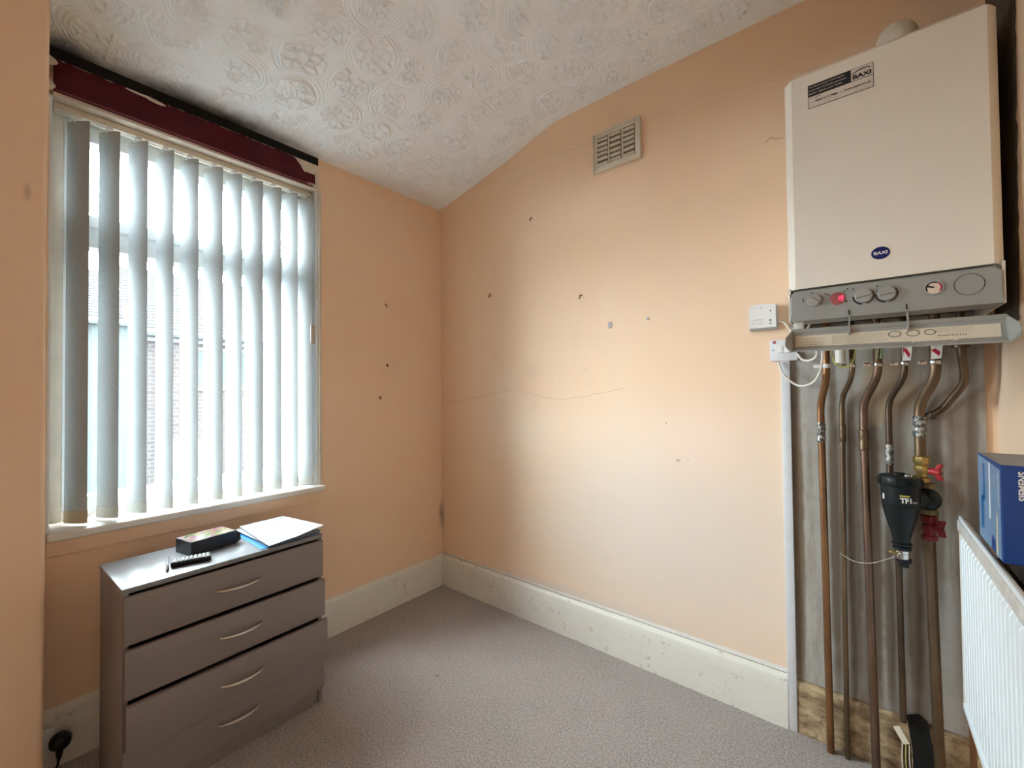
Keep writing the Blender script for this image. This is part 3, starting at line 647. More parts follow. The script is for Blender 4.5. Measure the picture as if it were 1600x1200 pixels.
for i, (y, phi) in enumerate(slats):
    s = mobj('slat', me_sl); s.location = (BX, y, 0); s.rotation_euler = (0, 0, -phi); setpar(s, blind)
    dz = 0.004*math.sin(i*2.1)
    for me_ in (me_hemd if i == 0 else me_hem, me_top):
        p = mobj('hem_weight' if me_ is not me_top else 'top_pocket', me_); p.location = (BX, y, 0); p.rotation_euler = (0, 0, -phi); setpar(p, s)
    c_ = mobj('carrier', me_hook); c_.location = (BX, y, 0); setpar(c_, blind)
    d = Vector((math.sin(phi), math.cos(phi), 0)); ends.append((Vector((BX, y, ZBOT+0.034)) - d*0.046, Vector((BX, y, ZBOT+0.034)) + d*0.046))
for i in range(len(slats)-1):
    y0, y1 = slats[i][0], slats[i+1][0]; bb = MB()
    bb.tube([(BX+0.012, y0+0.008, ZTOP+0.018), (BX+0.012, y1-0.008, ZTOP+0.018)], 0.0019, 5); bb.tube([(BX+0.012, y0+0.010, ZTOP+0.007), (BX+0.012, y1-0.010, ZTOP+0.007)], 0.0017, 5)
    bb.build('spacer_link', M_upvc, blind)
    for side in (0, 1):
        A, B_ = ends[i][side], ends[i+1][side]; bb = MB(); sag = 0.030 + 0.008*math.sin(i*1.7+side)
        for k in range(17):
            t = k/16; p = A.lerp(B_, t) - Vector((0, 0, sag*4*t*(1-t))); bb.sphere(p, 0.0014, 5)
        bb.tube([A.lerp(B_, k/8) - Vector((0, 0, sag*4*(k/8)*(1-k/8))) for k in range(9)], 0.0004, 4)
        bb.build('bead_chain', M_cableb, blind)
# control cords with a weight at the window's edge
cordt = bpy.data.objects.new('pull_cord', None)
cp = PX(489, 522, -0.02)
MB().tube([(-0.02, cp.y-0.004, 2.30), (-0.02, cp.y, cp.z+0.03)], 0.0010, 5).build('pull_cord', M_cablew, blind)
MB().tube([(-0.022, cp.y+0.006, 2.30), (-0.02, cp.y+0.003, cp.z+0.03)], 0.0010, 5).build('pull_cord', M_cablew, blind)
MB().box(-0.027, -0.013, cp.y-0.014, cp.y+0.014, cp.z-0.050, cp.z+0.045, 0.004).build('cord_weight', mat('beige_cord_weight', (0.52, 0.46, 0.38), 0.4), blind)

# ================================================================== CHEST OF DRAWERS
chest = thing('chest_of_drawers', (0.4385, -1.347, 0.0), 'grey laminate chest of four drawers under the window', 'chest')
def cpart(name, mb, m, par=None): return mb.build(name, m, par or chest, smooth=35)
cx0, cyc = 0.4385, -1.347
def cbox(mb, lx0, lx1, ly0, ly1, z0, z1, bev=0.0012): return mb.box(cx0+lx0, cx0+lx1, cyc+ly0, cyc+ly1, z0, z1, bev)
cpart('top_board', cbox(MB(), -0.318, 0.004, -0.313, 0.313, 0.669, 0.685, 0.0015), M_chesttop)
cpart('side_panel', cbox(MB(), -0.315, 0.0, -0.311, -0.296, 0.0, 0.669), M_chest); cpart('side_panel', cbox(MB(), -0.315, 0.0, 0.296, 0.311, 0.0, 0.669), M_chest)
cpart('back_panel', cbox(MB(), -0.315, -0.309, -0.296, 0.296, 0.01, 0.669), M_chest)
cpart('plinth', cbox(MB(), -0.022, -0.006, -0.296, 0.296, 0.0, 0.066), M_chest)
DR = [(0.518, 0.662, 0.000), (0.363, 0.508, 0.016), (0.207, 0.353, 0.034), (0.066, 0.208, 0.004)]
for (z0, z1, out_) in DR:
    d = cpart('drawer', cbox(MB(), out_+0.001, out_+0.017, -0.309, 0.309, z0, z1, 0.0015), M_chest)
    bx_ = MB(); cbox(bx_, -0.28+out_, out_+0.001, -0.285, -0.275, z0+0.02, z1-0.03, 0); cbox(bx_, -0.28+out_, out_+0.001, 0.275, 0.285, z0+0.02, z1-0.03, 0); cbox(bx_, -0.28+out_, out_+0.001, -0.275, 0.275, z0+0.02, z0+0.026, 0); cbox(bx_, -0.29+out_, -0.28+out_, -0.285, 0.285, z0+0.02, z1-0.03, 0)
    bx_.build('drawer_box', M_chest, d, smooth=None)
    zc_ = (z0+z1)/2 + 0.002; hp = []
    for k in range(17):
        t = k/16*2-1; hp.append((cx0+out_+0.017 + 0.026*(1-t*t)**0.8 - 0.001, cyc+0.0+t*0.066, zc_))
    MB().tube(hp, [0.0035+0.0012*(1-abs(k/8-1)) for k in range(17)], 8).build('handle', M_handle, d)
chest.rotation_euler = (0, 0, math.radians(1.9))
TZ = 0.685

# small black carton with a colour picture on its lid
bxs = thing('small_carton', (0.21, -1.39, TZ), 'small black carton with a bright coloured picture on top, on the chest', 'box')
bA, bB, bC, bD = Vector((0.193, -1.472, TZ+.001)), Vector((0.300, -1.452, TZ+.001)), Vector((0.270, -1.298, TZ+.001)), Vector((0.163, -1.318, TZ+.001))
up_ = Vector((0, 0, 0.050))
MB().prism([bA, bB, bC, bD], up_).build('carton_body', mat('black_carton', (0.018, 0.022, 0.032), 0.3, var=0.2, vscale=40), bxs, smooth=None)
M_pic, nt, b = nodes('colour_picture'); b.inputs['Roughness'].default_value = 0.25
r_ = N(nt, 'ShaderNodeValToRGB'); e = r_.color_ramp.elements; cols = [(0.2, (.012, .02, .018)), (0.40, (.04, .10, .025)), (0.5, (.20, .18, .04)), (0.58, (.20, .045, .11)), (0.72, (.16, .20, .16))]
while len(e) < 5: e.new(0.5)
for el, (p_, c_) in zip(e, cols): el.position = p_; el.color = (*c_, 1)
L(nt, noise(nt, 24, 3, 0.5, dist=1.2), r_.inputs['Fac']); L(nt, r_.outputs['Color'], b.inputs['Base Color'])
ins = 0.004; ctr = (bA+bC)/2
MB().prism([ctr+(q-ctr)*0.95+up_ for q in (bA, bB, bC, bD)], (0, 0, 0.0006)).build('picture_label', M_pic, bxs, smooth=None)
MB().prism([bB+(bC-bB)*0.03+Vector((.0005, 0, .002)), bB+Vector((.001, -.001, .002)), bB+Vector((.001, -.001, .046)), bB+(bC-bB)*0.012+Vector((.0005, 0, .046))], (bA-bB)*0.001+Vector((.001,0,0))).build('end_flap', mat('dark_card', (0.05, 0.055, 0.07), 0.4), bxs, smooth=None)
MB().prism([bC+up_*0.02, bC+up_, bC+Vector((.006, .012, .036)), bC+Vector((.006, .014, .012))], (bD-bC)*0.9).build('tuck_flap', mat('black_card', (0.012, 0.014, 0.02), 0.35), bxs, smooth=None)

# stack of papers on a blue folder at the chest's far end
def sheet(name, cs, z, m, curl, label, cat, lines=None, group=None, seed=0):
    """cs: four corners (x,y) in order; curl: lift along the first edge"""
    n = 12; vs_ = []; g = np.random.default_rng(seed)
    c4 = [Vector((*c_, 0)) for c_ in cs]
    for th in (0, 0.0009):
        for i in range(n+1):
            for j in range(n+1):
                u, v = i/n, j/n; p = c4[0].lerp(c4[1], u).lerp(c4[3].lerp(c4[2], u), v)
                vs_.append((p.x, p.y, z + th + curl(u, v)))
    k = (n+1)**2; fs = []
    for i in range(n):
        for j in range(n):
            a = i*(n+1)+j; fs += [(a, a+1, a+n+2, a+n+1), (k+a, k+a+n+1, k+a+n+2, k+a+1)]
    for i in range(n):
        for (a, b_) in ((i*(n+1), (i+1)*(n+1)), (i*(n+1)+n, (i+1)*(n+1)+n), (i, i+1), (n*(n+1)+i, n*(n+1)+i+1)): fs.append((a, b_, k+b_, k+a))
    o = MB().add(vs_, fs).build(name, m, None, smooth=40)
    tag(o, label, cat, group)
    if lines:
        for (u0, v0, u1, v1, w) in lines:
            q = []
            for t in np.linspace(0, 1, 7):
                u, v = u0+(u1-u0)*t, v0+(v1-v0)*t; p = c4[0].lerp(c4[1], u).lerp(c4[3].lerp(c4[2], u), v); q.append((p.x, p.y, z+0.0012+curl(u, v)))
            MB().tube(q, w, 4).build('printed_line', M_inkgrey, o)
    return o
fold = [(0.130, -1.262), (0.112, -1.060), (0.412, -1.034), (0.428, -1.268)]
sheet('paper_folder', fold, TZ+0.0006, M_folder, lambda u, v: 0.0005*v, 'blue plastic folder under the papers on the chest', 'folder')
bl = [(0.115, -1.246), (0.098, -1.055), (0.412, -1.030), (0.430, -1.244)]
g = np.random.default_rng(4)
labs = ['lowest white sheet of the paper pile, directly on the blue folder', 'second white sheet from the bottom of the paper pile', 'middle white sheet in the paper pile on the chest', 'white sheet just beneath the printed top sheet of the pile']
for i in range(4):
    o_ = [(x+g.normal(0, .004), y+g.normal(0, .005)) for x, y in bl]
    sheet('paper_sheet', o_, TZ+0.0032+i*0.0026, M_sheet, lambda u, v, i=i: 0.003*max(0, v-.6)*i + 0.002*max(0, u-.7)*i, labs[i], 'paper', group='papers piled on the chest', seed=i)
ln_ = [(0.03, 0.30, 0.90, 0.10, 0.0007)] + [(0.05, 0.42+0.055*i, 0.55+0.3*((i*7) % 3)/3, 0.40+0.055*i, 0.00035) for i in range(9)] + [(0.70, 0.25, 0.92, 0.22, 0.00035), (0.70, 0.25, 0.71, 0.38, 0.00035), (0.92, .22, .93, .36, 0.00035), (0.90, 0.72, 0.96, 0.71, 0.0010)]
topc = [(0.108, -1.236), (0.094, -1.052), (0.408, -1.018), (0.462, -1.252)]
sheet('paper_sheet', topc, TZ+0.0175, M_sheet, lambda u, v: 0.016*max(0, u-.5)*v*1.2 , 'curling printed form on top of the paper pile', 'paper', ln_, 'papers piled on the chest')

# remote control: rounded slab with rows of pale keys
ra, rb_ = PZ(269, 880, TZ+0.010), PZ(328, 869, TZ+0.010)
ax_ = (rb_-ra); ax_.z = 0; Lr = 0.112; ax_.normalize(); nx_ = Vector((-ax_.y, ax_.x, 0))
rc = (ra+rb_)/2; rc.z = TZ
rem = thing('remote_control', rc, 'black remote control with pale keys lying on the chest', 'remote control')
bm_ = MB(); vs_ = []; nn_ = 20; prof = []
rows_ = [(-1.0, .55), (-0.97, .8), (-0.85, .97), (-.4, .93), (0, .88), (.4, .92), (.85, .97), (.97, .8), (1.0, .55)]
for (t, wd) in rows_:
    for (s_, z_) in ((-1, .010), (-.8, .001), (.8, .001), (1, .010), (.86, .0165), (0, .0185), (-.86, .0165)):
        p = rc + ax_*(t*Lr/2) + nx_*(s_*wd*0.027); vs_.append((p.x, p.y, TZ + z_ + 0.001))
k = 7; fs = [(i*k+j, i*k+(j+1) % k, (i+1)*k+(j+1) % k, (i+1)*k+j) for i in range(len(rows_)-1) for j in range(k)] + [tuple(range(k))[::-1], tuple((len(rows_)-1)*k+j for j in range(k))]
bm_.add(vs_, fs).build('remote_body', M_black, rem, smooth=50)
kb = MB().sphere((0, 0, 0), 0.0052, 8, (0.9, 0.95, 0.28)).mesh('key'); kb.materials.append(mat('pale_rubber_key', (0.62, 0.62, 0.63), 0.5))
for i in range(9):
    for j in range(3):
        p = rc + ax_*((i-4)*0.0115) + nx_*((j-1)*0.0135); o = mobj('key', kb); o.location = (p.x, p.y, TZ+0.0192); o.rotation_euler = (0, 0, math.atan2(ax_.y, ax_.x)); setpar(o, rem)
# pen
pa, pb_ = PZ(261.5, 870, TZ+0.005), PZ(261, 892, TZ+0.005)
pen = thing('ballpoint_pen', (pa+pb_)/2, 'slim clear ballpoint pen with a black tip on the chest', 'pen')
dp_ = (pb_-pa)
MB().tube([pa, pa+dp_*0.05, pa+dp_*0.7], [0.0025, 0.0045, 0.0045], 8).build('barrel', mat('clear_pen_plastic', (0.60, 0.62, 0.64), 0.15), pen)
MB().tube([pa+dp_*0.7, pa+dp_*0.82], 0.0047, 8).build('grip_ring', M_chrome, pen)
MB().tube([pa+dp_*0.82, pa+dp_*0.94, pb_], [0.0045, 0.004, 0.001], 8).build('tip', M_black, pen)

# socket with plug on the skirting in the alcove
sk = thing('wall_socket', (0.022, -1.79, 0.10), 'white plastic wall socket low in the dark alcove', 'socket')
MB().box(0.022, 0.034, -1.806, -1.765, 0.055, 0.145, 0.003).build('socket_plate', M_plastic, sk)
pg = thing('power_plug', (0.05, -1.755, 0.10), 'black plug pushed into the socket in the dark alcove', 'plug')
MB().lathe([(0.015, 0), (0.026, 0.004), (0.029, 0.02), (0.022, 0.038), (0.012, 0.042)], (0.035, -1.757, 0.098), (1, 0.15, 0), 14).build('plug_body', M_black, pg)
MB().tube([(0.055, -1.756, 0.075), (0.057, -1.757, 0.055), (0.057, -1.758, 0.040)], [0.010, 0.008, 0.0045], 8).build('strain_relief', M_black, pg)
MB().tube(smooth_path([(0.057, -1.758, 0.045), (0.058, -1.762, 0.02), (0.075, -1.775, 0.006), (0.14, -1.79, 0.005)]), 0.0035, 6).build('flex', M_black, pg)

# ================================================================== BOILER
BX0, BX1, BYF, BZ0, BZ1 = 2.008, 2.458, -0.344, 1.474, 2.236
boil = thing('wall_boiler', ((BX0+BX1)/2, -0.17, BZ0), 'cream white wall hung gas boiler with grey control panel', 'boiler')
bm = bmesh.new()
cas = MB(); ch = 0.020
cas_pts = [(BX0, 0), (BX0, BYF+0.026), (BX0+0.003, BYF+0.021), (BX0+0.015, BYF+0.004), (BX0+ch, BYF), (BX1-ch, BYF), (BX1-0.015, BYF+0.004), (BX1-0.003, BYF+0.021), (BX1, BYF+0.026), (BX1, 0)]
cas.prism([(x, y, 1.574) for x, y in cas_pts], (0, 0, BZ1-1.574-0.012))
topi = [(x+(0.012 if x < 2.2 else -0.012)*(1 if y < -0.05 else 1), y+(0.012 if y < -0.01 else 0), BZ1) for x, y in cas_pts]
lowi = [(x, y, BZ1-0.012) for x, y in cas_pts]
n8 = len(cas_pts)
cas.add(lowi+topi, [(i, (i+1) % n8, n8+(i+1) % n8, n8+i) for i in range(n8)] + [tuple(range(n8, 2*n8))])
cas.build('casing', M_boiler, boil, smooth=32)
# side skirts that run down beside the control panel
MB().prism([(BX0, 0, 1.476), (BX0, BYF+0.010, 1.476), (BX0, BYF+0.010, 1.58), (BX0, 0, 1.58)], (0.006, 0, 0)).build('side_skirt', M_boiler, boil, smooth=None)
MB().prism([(BX1-0.006, 0, 1.476), (BX1-0.006, BYF+0.010, 1.476), (BX1-0.006, BYF+0.010, 1.58), (BX1-0.006, 0, 1.58)], (0.006, 0, 0)).build('side_skirt', M_boiler, boil, smooth=None)
MB().box(BX0+0.012, BX1-0.012, -0.30, -0.02, 1.50, 1.576).build('inner_chassis', M_gap, boil, smooth=None)
# control panel: flat face with angled lower band and clipped upper corners
pan = MB()
out_ = [(BX0+0.004, 1.476), (BX1-0.004, 1.476), (BX1-0.004, 1.555), (BX1-0.018, 1.5685), (BX0+0.018, 1.5685), (BX0+0.004, 1.555)]
pan.prism([(x, BYF+0.002, z) for x, z in out_], (0, 0.10, 0))
pan.add([(BX0+0.010, BYF-0.004, 1.500), (BX1-0.010, BYF-0.004, 1.500), (BX1-0.010, BYF-0.004, 1.553), (BX1-0.021, BYF-0.004, 1.5635), (BX0+0.021, BYF-0.004, 1.5635), (BX0+0.010, BYF-0.004, 1.553)] +
        [(x, BYF+0.002, z) for x, z in out_], [(0, 1, 2, 3, 4, 5)] + [(i, (i+1) % 6, 6+(i+1) % 6, 6+i) for i in range(6)])
cpn = pan.build('control_panel', M_panel, boil, smooth=20)
YP = BYF-0.004
def knob(x, z, r, ang, parent=cpn):
    kb_ = MB().lathe([(r*1.02, 0), (r*1.02, 0.005), (r*0.96, 0.011), (r*0.9, 0.012)], (x, YP, z), (0, -1, 0), 28).build('knob', M_knob, parent)
    Mx = Matrix.Translation((x, YP-0.013, z)) @ Matrix.Rotation(ang, 4, 'Y')
    MB().box(-r*0.85, r*0.85, -0.0035, 0.002, -r*0.16, r*0.16, 0.001, 1, Mx).build('grip_ridge', M_knob, kb_)
    return kb_
knob(2.074, 1.533, 0.0175, math.radians(38)); knob(2.188, 1.530, 0.020, math.radians(-10)); knob(2.237, 1.529, 0.020, math.radians(-8))
def arc(x, z, r, a0, a1, w, name, m, parent=cpn, y=YP-0.0006):
    q = [math.radians(a0+(a1-a0)*k/20) for k in range(21)]
    o = [(x+r*math.cos(a), y, z+r*math.sin(a)) for a in q] + [(x+(r-w*min(1, .35+k/14))*math.cos(a), y, z+(r-w*min(1, .35+k/14))*math.sin(a)) for k, a in reversed(list(enumerate(q)))]
    bb = MB(); n = 21
    P = [(x+r*math.cos(a), y, z+r*math.sin(a)) for a in q] + [(x+(r-w)*math.cos(a), y, z+(r-w)*math.sin(a)) for a in q]
    P2 = [(p[0], p[1]+0.0006, p[2]) for p in P]
    bb.add(P+P2, [(k, k+1, n+k+1, n+k) for k in range(n-1)] + [(2*n+k, 2*n+n+k, 2*n+n+k+1, 2*n+k+1) for k in range(n-1)] + [(k, 2*n+k, 2*n+k+1, k+1) for k in range(n-1)] + [(n+k, n+k+1, 3*n+k+1, 3*n+k) for k in range(n-1)])
    return bb.build(name, m, parent, smooth=None)
for x, z in ((2.188, 1.530), (2.237, 1.529)):
    arc(x, z, 0.0245, 178, 262, 0.0045, 'dial_scale', M_ink); arc(x, z, 0.0240, 285, 395, 0.0022, 'dial_scale', M_ink)
for x, z in ((2.047, 1.541), (2.048, 1.534), (2.070, 1.556), (2.102, 1.549), (2.109, 1.545), (2.146, 1.549), (2.153, 1.555), (2.151, 1.520), (2.147, 1.522), (2.166, 1.553), (2.218, 1.553)):
    MB().lathe([(0.0022, 0), (0.0022, 0.0006)], (x, YP, z), (0, -1, 0), 8).build('panel_mark', M_ink, cpn)
dsp = MB().lathe([(0.0185, 0), (0.0185, 0.0022), (0.0165, 0.003)], (2.130, YP, 1.531), (0, -1, 0), 28).build('display', M_ledglass, cpn)
sg = MB(); dw, dh, st_ = 0.0058, 0.0135, 0.0015
def seg(ox, x0, x1, z0, z1):
    P = [(x0, z0), (x1, z0), (x1, z1), (x0, z1)]; sg.prism([(2.1275+ox+px_+pz_*0.14, YP-0.0031, 1.5243+pz_) for px_, pz_ in P], (0, -0.0005, 0))
for z0, z1 in ((0.0006, dh/2-0.0003), (dh/2+0.0003, dh-0.0006)): seg(0.0, dw-st_, dw, z0, z1); seg(0.0085, dw-st_, dw, z0, z1)
seg(0.0085, 0, st_, dh/2+0.0003, dh-0.0006)
for z in (0, dh/2-st_/2, dh-st_): seg(0.0085, 0.0004, dw-0.0004, z, z+st_)
sg.build('digits', M_led, dsp, smooth=None)
gg = MB().lathe([(0.0195, 0), (0.0195, 0.003), (0.0165, 0.0035), (0.0160, 0.0015)], (2.330, YP, 1.530), (0, -1, 0), 28).build('pressure_gauge', M_knob, cpn)
MB().lathe([(0.0160, 0.0), (0.0160, 0.0024)], (2.330, YP, 1.530), (0, -1, 0), 24).build('gauge_face', M_gauge, gg)
arc(2.330, 1.530, 0.0155, 60, 215, 0.0028, 'gauge_band', M_ink, gg, YP-0.0030); arc(2.330, 1.530, 0.0155, -40, 55, 0.0030, 'gauge_band', M_gred, gg, YP-0.0030)
MB().prism([(2.331, YP-0.003, 1.5285), (2.331, YP-0.003, 1.5325), (2.3165, YP-0.003, 1.538), (2.315, YP-0.003, 1.533)], (0, -0.0006, 0)).build('needle', M_ink, gg, smooth=None)
arc(2.394, 1.5285, 0.0275, 0, 360, 0.0011, 'blanking_disc_groove', M_ink)
for x, z in ((2.0155, 1.5545), (2.4455, 1.5515)):
    sc_ = MB().lathe([(0.0050, 0), (0.0050, 0.002), (0.003, 0.003), (0.0029, 0.0012)], (x, YP+0.003, z), (0, -1, 0), 14).build('screw', M_chrome, cpn)
for x in (2.1555, 2.277):
    MB().box(x-0.0012, x+0.0012, BYF-0.0035, BYF, 1.481, 1.495).build('hinge_slot', M_gap, cpn, smooth=None)
# badge and sticker on the front
bad = MB().lathe([(0.0190, 0), (0.0190, 0.0012), (0.0182, 0.002)], (0, 0, 0), (0, -1, 0), 32); bad.v = [(x*1.05+2.227, y+BYF, z*0.92+1.645) for x, y, z in bad.v]
bad = bad.build('badge', M_navy, boil)
text('badge_lettering', 'BAXI', (2.2125, BYF-0.0026, 1.6405), (1, 0, 0), (0, 0, 1), M_labtext, bad, width=0.029, height=0.0090, bold=0.03)
SX, SZ, SW, SH = 2.070, 2.117, 0.152, 0.071; YS = BYF-0.0008
stk = flat('sticker', (SX, BYF, SZ), (1, 0, 0), (0, 0, 1), SW, SH, M_ink, boil, 0.0006)
flat('sticker_panel', (SX+0.0015, YS+0.0003, SZ+0.0015), (1, 0, 0), (0, 0, 1), SW-0.003, 0.033, M_labwhite, stk)
flat('sticker_panel', (SX+0.1025, YS+0.0003, SZ+0.0365), (1, 0, 0), (0, 0, 1), 0.048, 0.033, M_labwhite, stk)
X_, Z_ = (1, 0, 0), (0, 0, 1); YT = BYF-0.0017
def st(b_, x, z, w, h, m=M_ink, bold=0.0): text('sticker_lettering', b_, (SX+x, YT, SZ+z), X_, Z_, m, stk, width=w, height=h, bold=bold)
st('BAXI', 0.106, 0.0395, 0.041, 0.0125, bold=0.05)
MB().tube([(SX+0.1055+0.040*t, YT, SZ+0.0555+0.0085*math.sin(t*2.6)) for t in np.linspace(0, 1, 12)], 0.0010, 4).build('logo_swoosh', M_ink, stk)
MB().tube([(SX+0.1055+0.030*t, YT, SZ+0.0545+0.0065*math.sin(t*2.6)) for t in np.linspace(0, 1, 12)], 0.0006, 4).build('logo_swoosh', M_ink, stk)
st('For safety and peace of mind register', 0.004, 0.0600, 0.084, 0.0060, M_labtext); st('to get your 12 months guarantee', 0.003, 0.0500, 0.088, 0.0060, M_labtext); st('please register your boiler', 0.003, 0.0400, 0.080, 0.0060, M_labtext)
st('To register:', 0.004, 0.0265, 0.029, 0.0050, bold=0.01); st('telephone', 0.003, 0.0150, 0.013, 0.0030); st('0800 013 7980', 0.018, 0.0145, 0.053, 0.0068, bold=0.02)
st('or visit', 0.076, 0.0155, 0.008, 0.003); st('www.baxi.co.uk', 0.086, 0.0150, 0.060, 0.0072, bold=0.02); st('www.baxi.co.uk/register', 0.110, 0.0040, 0.036, 0.0030, M_inkgrey); st('lines open', 0.003, 0.0040, 0.031, 0.0025, M_inkgrey); st('8.00am - 8.00pm', 0.040, 0.0060, 0.035, 0.0025, M_inkgrey)
# folded-down flap with instruction label on its inner face
YB, YL = -0.372, -0.412
flap = MB()
FX_0, FX_1, FZ0, FZ1 = 2.010, 2.462, 1.380, 1.437
prof_f = [(BYF-0.006, 1.470), (YB-0.010, FZ1+0.004), (YB-0.014, FZ1), (YB-0.022, FZ0+0.010), (YB-0.030, FZ0+0.001), (YL-0.006, FZ0-0.004), (YL-0.008, FZ0), (YB-0.030, FZ0+0.006), (YB-0.0175, FZ0+0.014), (YB-0.008, FZ1-0.002)]
flap.prism([(FX_0+0.012, y, z) for y, z in [(YB, FZ1), (YB-0.012, FZ0+0.012), (YB-0.034, FZ0+0.002), (YB-0.034, FZ0-0.002), (YB-0.008, FZ0+0.006), (YB+0.004, FZ1)]], (FX_1-FX_0-0.024, 0, 0))
flap.prism([(FX_0+0.012, y, z) for y, z in [(YB+0.004, FZ1), (YB-0.002, FZ1), (YB-0.006, FZ1+0.010), (YB-0.002, FZ1+0.012)]], (FX_1-FX_0-0.024, 0, 0))
fo = flap.build('drop_flap', M_panel2, boil, smooth=25)
for s_ in (-1, 1):
    xa = FX_0 if s_ < 0 else FX_1-0.012; ch_ = MB()
    xi, xo = (FX_0+0.013, FX_0) if s_ < 0 else (FX_1-0.013, FX_1)
    ch_.prism([(xi, YB+0.003, FZ1+0.011), (xi, YB-0.013, FZ0+0.006), (xi, YB-0.034, FZ0-0.002), (xo, YL-0.012, FZ0+0.012), (xo, YL-0.018, FZ0+0.022), (xo, YL-0.006, FZ0+0.040)], (0.0025*s_, 0, 0))
    ch_.build('flap_cheek', M_panel2, fo, smooth=None)
# label lies on the flap's tilted inner face
tl = Vector((0, -0.012, -(FZ1-FZ0-0.012))).normalized(); fn = Vector((1, 0, 0)).cross(-tl)
lo_ = Vector((FX_0+0.018, YB-0.012, FZ0+0.012)) + fn*0.0008 - tl*0.002
lab = flat('flap_label', lo_, (1, 0, 0), -tl, 0.412, 0.034, M_paper, fo, 0.0005)
flat('flap_label', lo_ + Vector((0.255, 0, 0)) + tl*0.010 + fn*0.0001, (1, 0, 0), -tl, 0.085, 0.010, M_labwhite, fo, 0.0005)
lp = lo_ + fn*0.0010
def lt_(b_, x, z, w, h, m=M_inkgrey): text('label_lettering', b_, lp + Vector((x, 0, 0)) - tl*z, X_, -tl, m, lab, width=w, height=h)
for i in range(6): lt_('operating and lighting instructions for the user', 0.088, 0.003+i*0.0048, 0.115+0.008*math.sin(i*2), 0.0028)
for i in range(3): lt_('mains on  off  reset  water', 0.012, 0.004+i*0.009, 0.060, 0.0026)
for i in range(4): lt_('this appliance must be serviced by a competent person', 0.300, 0.020+i*0.0034-0.001, 0.068, 0.0018)
lt_('- - - - - - - - - - -', 0.305, 0.0095, 0.050, 0.003, M_ink); lt_('do not remove this label', 0.262, -0.0045, 0.068, 0.0045, M_ink)
for x_, r_ in ((0.222, 0.011), (0.258, 0.011), (0.290, 0.009)):
    c_ = lp + Vector((x_, 0, 0)) - tl*0.022
    MB().tube([c_ + Vector((1, 0, 0))*r_*math.cos(a)*1.1 - tl*r_*math.sin(a)*0.75 for a in np.linspace(0, 6.28, 25)], 0.0007, 4, False).build('label_dial', M_ink, lab)
for x in (2.1555, 2.277): MB().prism([(x-0.0015, YB+0.002, FZ1+0.002), (x-0.0015, YB-0.006, FZ1-0.014), (x-0.0015, YB-0.016, FZ1-0.012), (x-0.0015, YB-0.006, FZ1+0.030), (x-0.0015, BYF, FZ1+0.043), (x-0.0015, BYF, FZ1+0.034)], (0.003, 0, 0)).build('hinge_lug', M_panel2, fo, smooth=None)
_R = Matrix.Rotation(0.012, 4, 'Y'); _p = Vector((FX_0, YB, FZ1)); fo.rotation_euler = (0, 0.012, 0); fo.location = _p - (_R @ _p)
# flue elbow on top
fx, fy = 2.283, -0.165
MB().tube(bend_path([(fx, fy, BZ1-0.002), (fx, fy, 2.352), (fx, 0.0, 2.352)], 0.075, 10), 0.050, 24).build('flue_elbow', mat('off_white_flue', (0.66, 0.61, 0.52), 0.45), boil)
MB().lathe([(0.062, 0), (0.062, 0.012), (0.053, 0.020)], (fx, fy, BZ1), (0, 0, 1), 24).build('flue_collar', M_white, boil)
# underside cables and connector bits
for i, (x, z) in enumerate(((2.045, 1.47), (2.060, 1.46))):
    MB().tube(smooth_path([(x, -0.26, 1.485), (x-0.012, -0.27, 1.455), (x-0.03, -0.24, 1.43)]), 0.004, 6).build('loom_cable', M_cablew, boil)
MB().box(2.020, 2.045, -0.33, -0.31, 1.445, 1.476, 0.002).build('cable_clamp', M_cablew, boil)

# ================================================================== PIPES
def clamp(parent, x, y, z, r, m=M_chrome, nut=True, s=1):
    MB().lathe([(r+0.0015, -0.007), (r+0.0022, -0.006), (r+0.0022, 0.006), (r+0.0015, 0.007)], (x, y, z), (0, 0, 1), 16).build('earth_clamp', m, parent)
    MB().box(x-s*(r+0.018)-0.006, x-s*(r+0.018)+0.012, y-0.006, y+0.002, z-0.006, z+0.006, 0.001).build('clamp_tail', m, parent)
    if nut: MB().lathe([(0.0062, 0), (0.0062, 0.007), (0.004, 0.009)], (x+0.002, y-r-0.001, z), (0, -1, 0), 6).build('clamp_screw', m, parent)
def coupling(parent, p, r, z0, z1, m=M_solder):
    prof = [(r*1.02, 0), (r*1.22, 0.003), (r*1.22, (z1-z0)*0.42), (r*1.08, (z1-z0)*0.5), (r*1.22, (z1-z0)*0.58), (r*1.22, z1-z0-0.003), (r*1.02, z1-z0)]
    MB().lathe(prof, (p[0], p[1], z0), (0, 0, 1), 16).build('soldered_coupling', m, parent)
GP = 'copper pipes under the boiler'
def pipe(pts, r, m, label, rad=0.035):
    t = thing('copper_pipe', (pts[-1][0], pts[-1][1], min(p[2] for p in pts)), label, 'pipe', GP)
    MB().tube(bend_path(pts, rad), r, 16).build('pipe_run', m, t); return t
p1 = pipe([(2.088, -0.115, 1.500), (2.088, -0.115, 1.300), (2.066, -0.050, 1.215), (2.070, -0.046, 0.60), (2.073, -0.046, 0.0)], 0.011, M_cu_bright, 'bright copper pipe nearest the white trunking strip')
clamp(p1, 2.088, -0.115, 1.345, 0.011, M_white, False); coupling(p1, (2.066, -0.048), 0.011, 1.080, 1.150)
p2 = pipe([(2.157, -0.115, 1.500), (2.157, -0.115, 1.310), (2.126, -0.045, 1.235), (2.121, -0.042, 0.6), (2.119, -0.042, 0.0)], 0.0078, M_cu_dull, 'thin dull pipe, second from the white trunking strip')
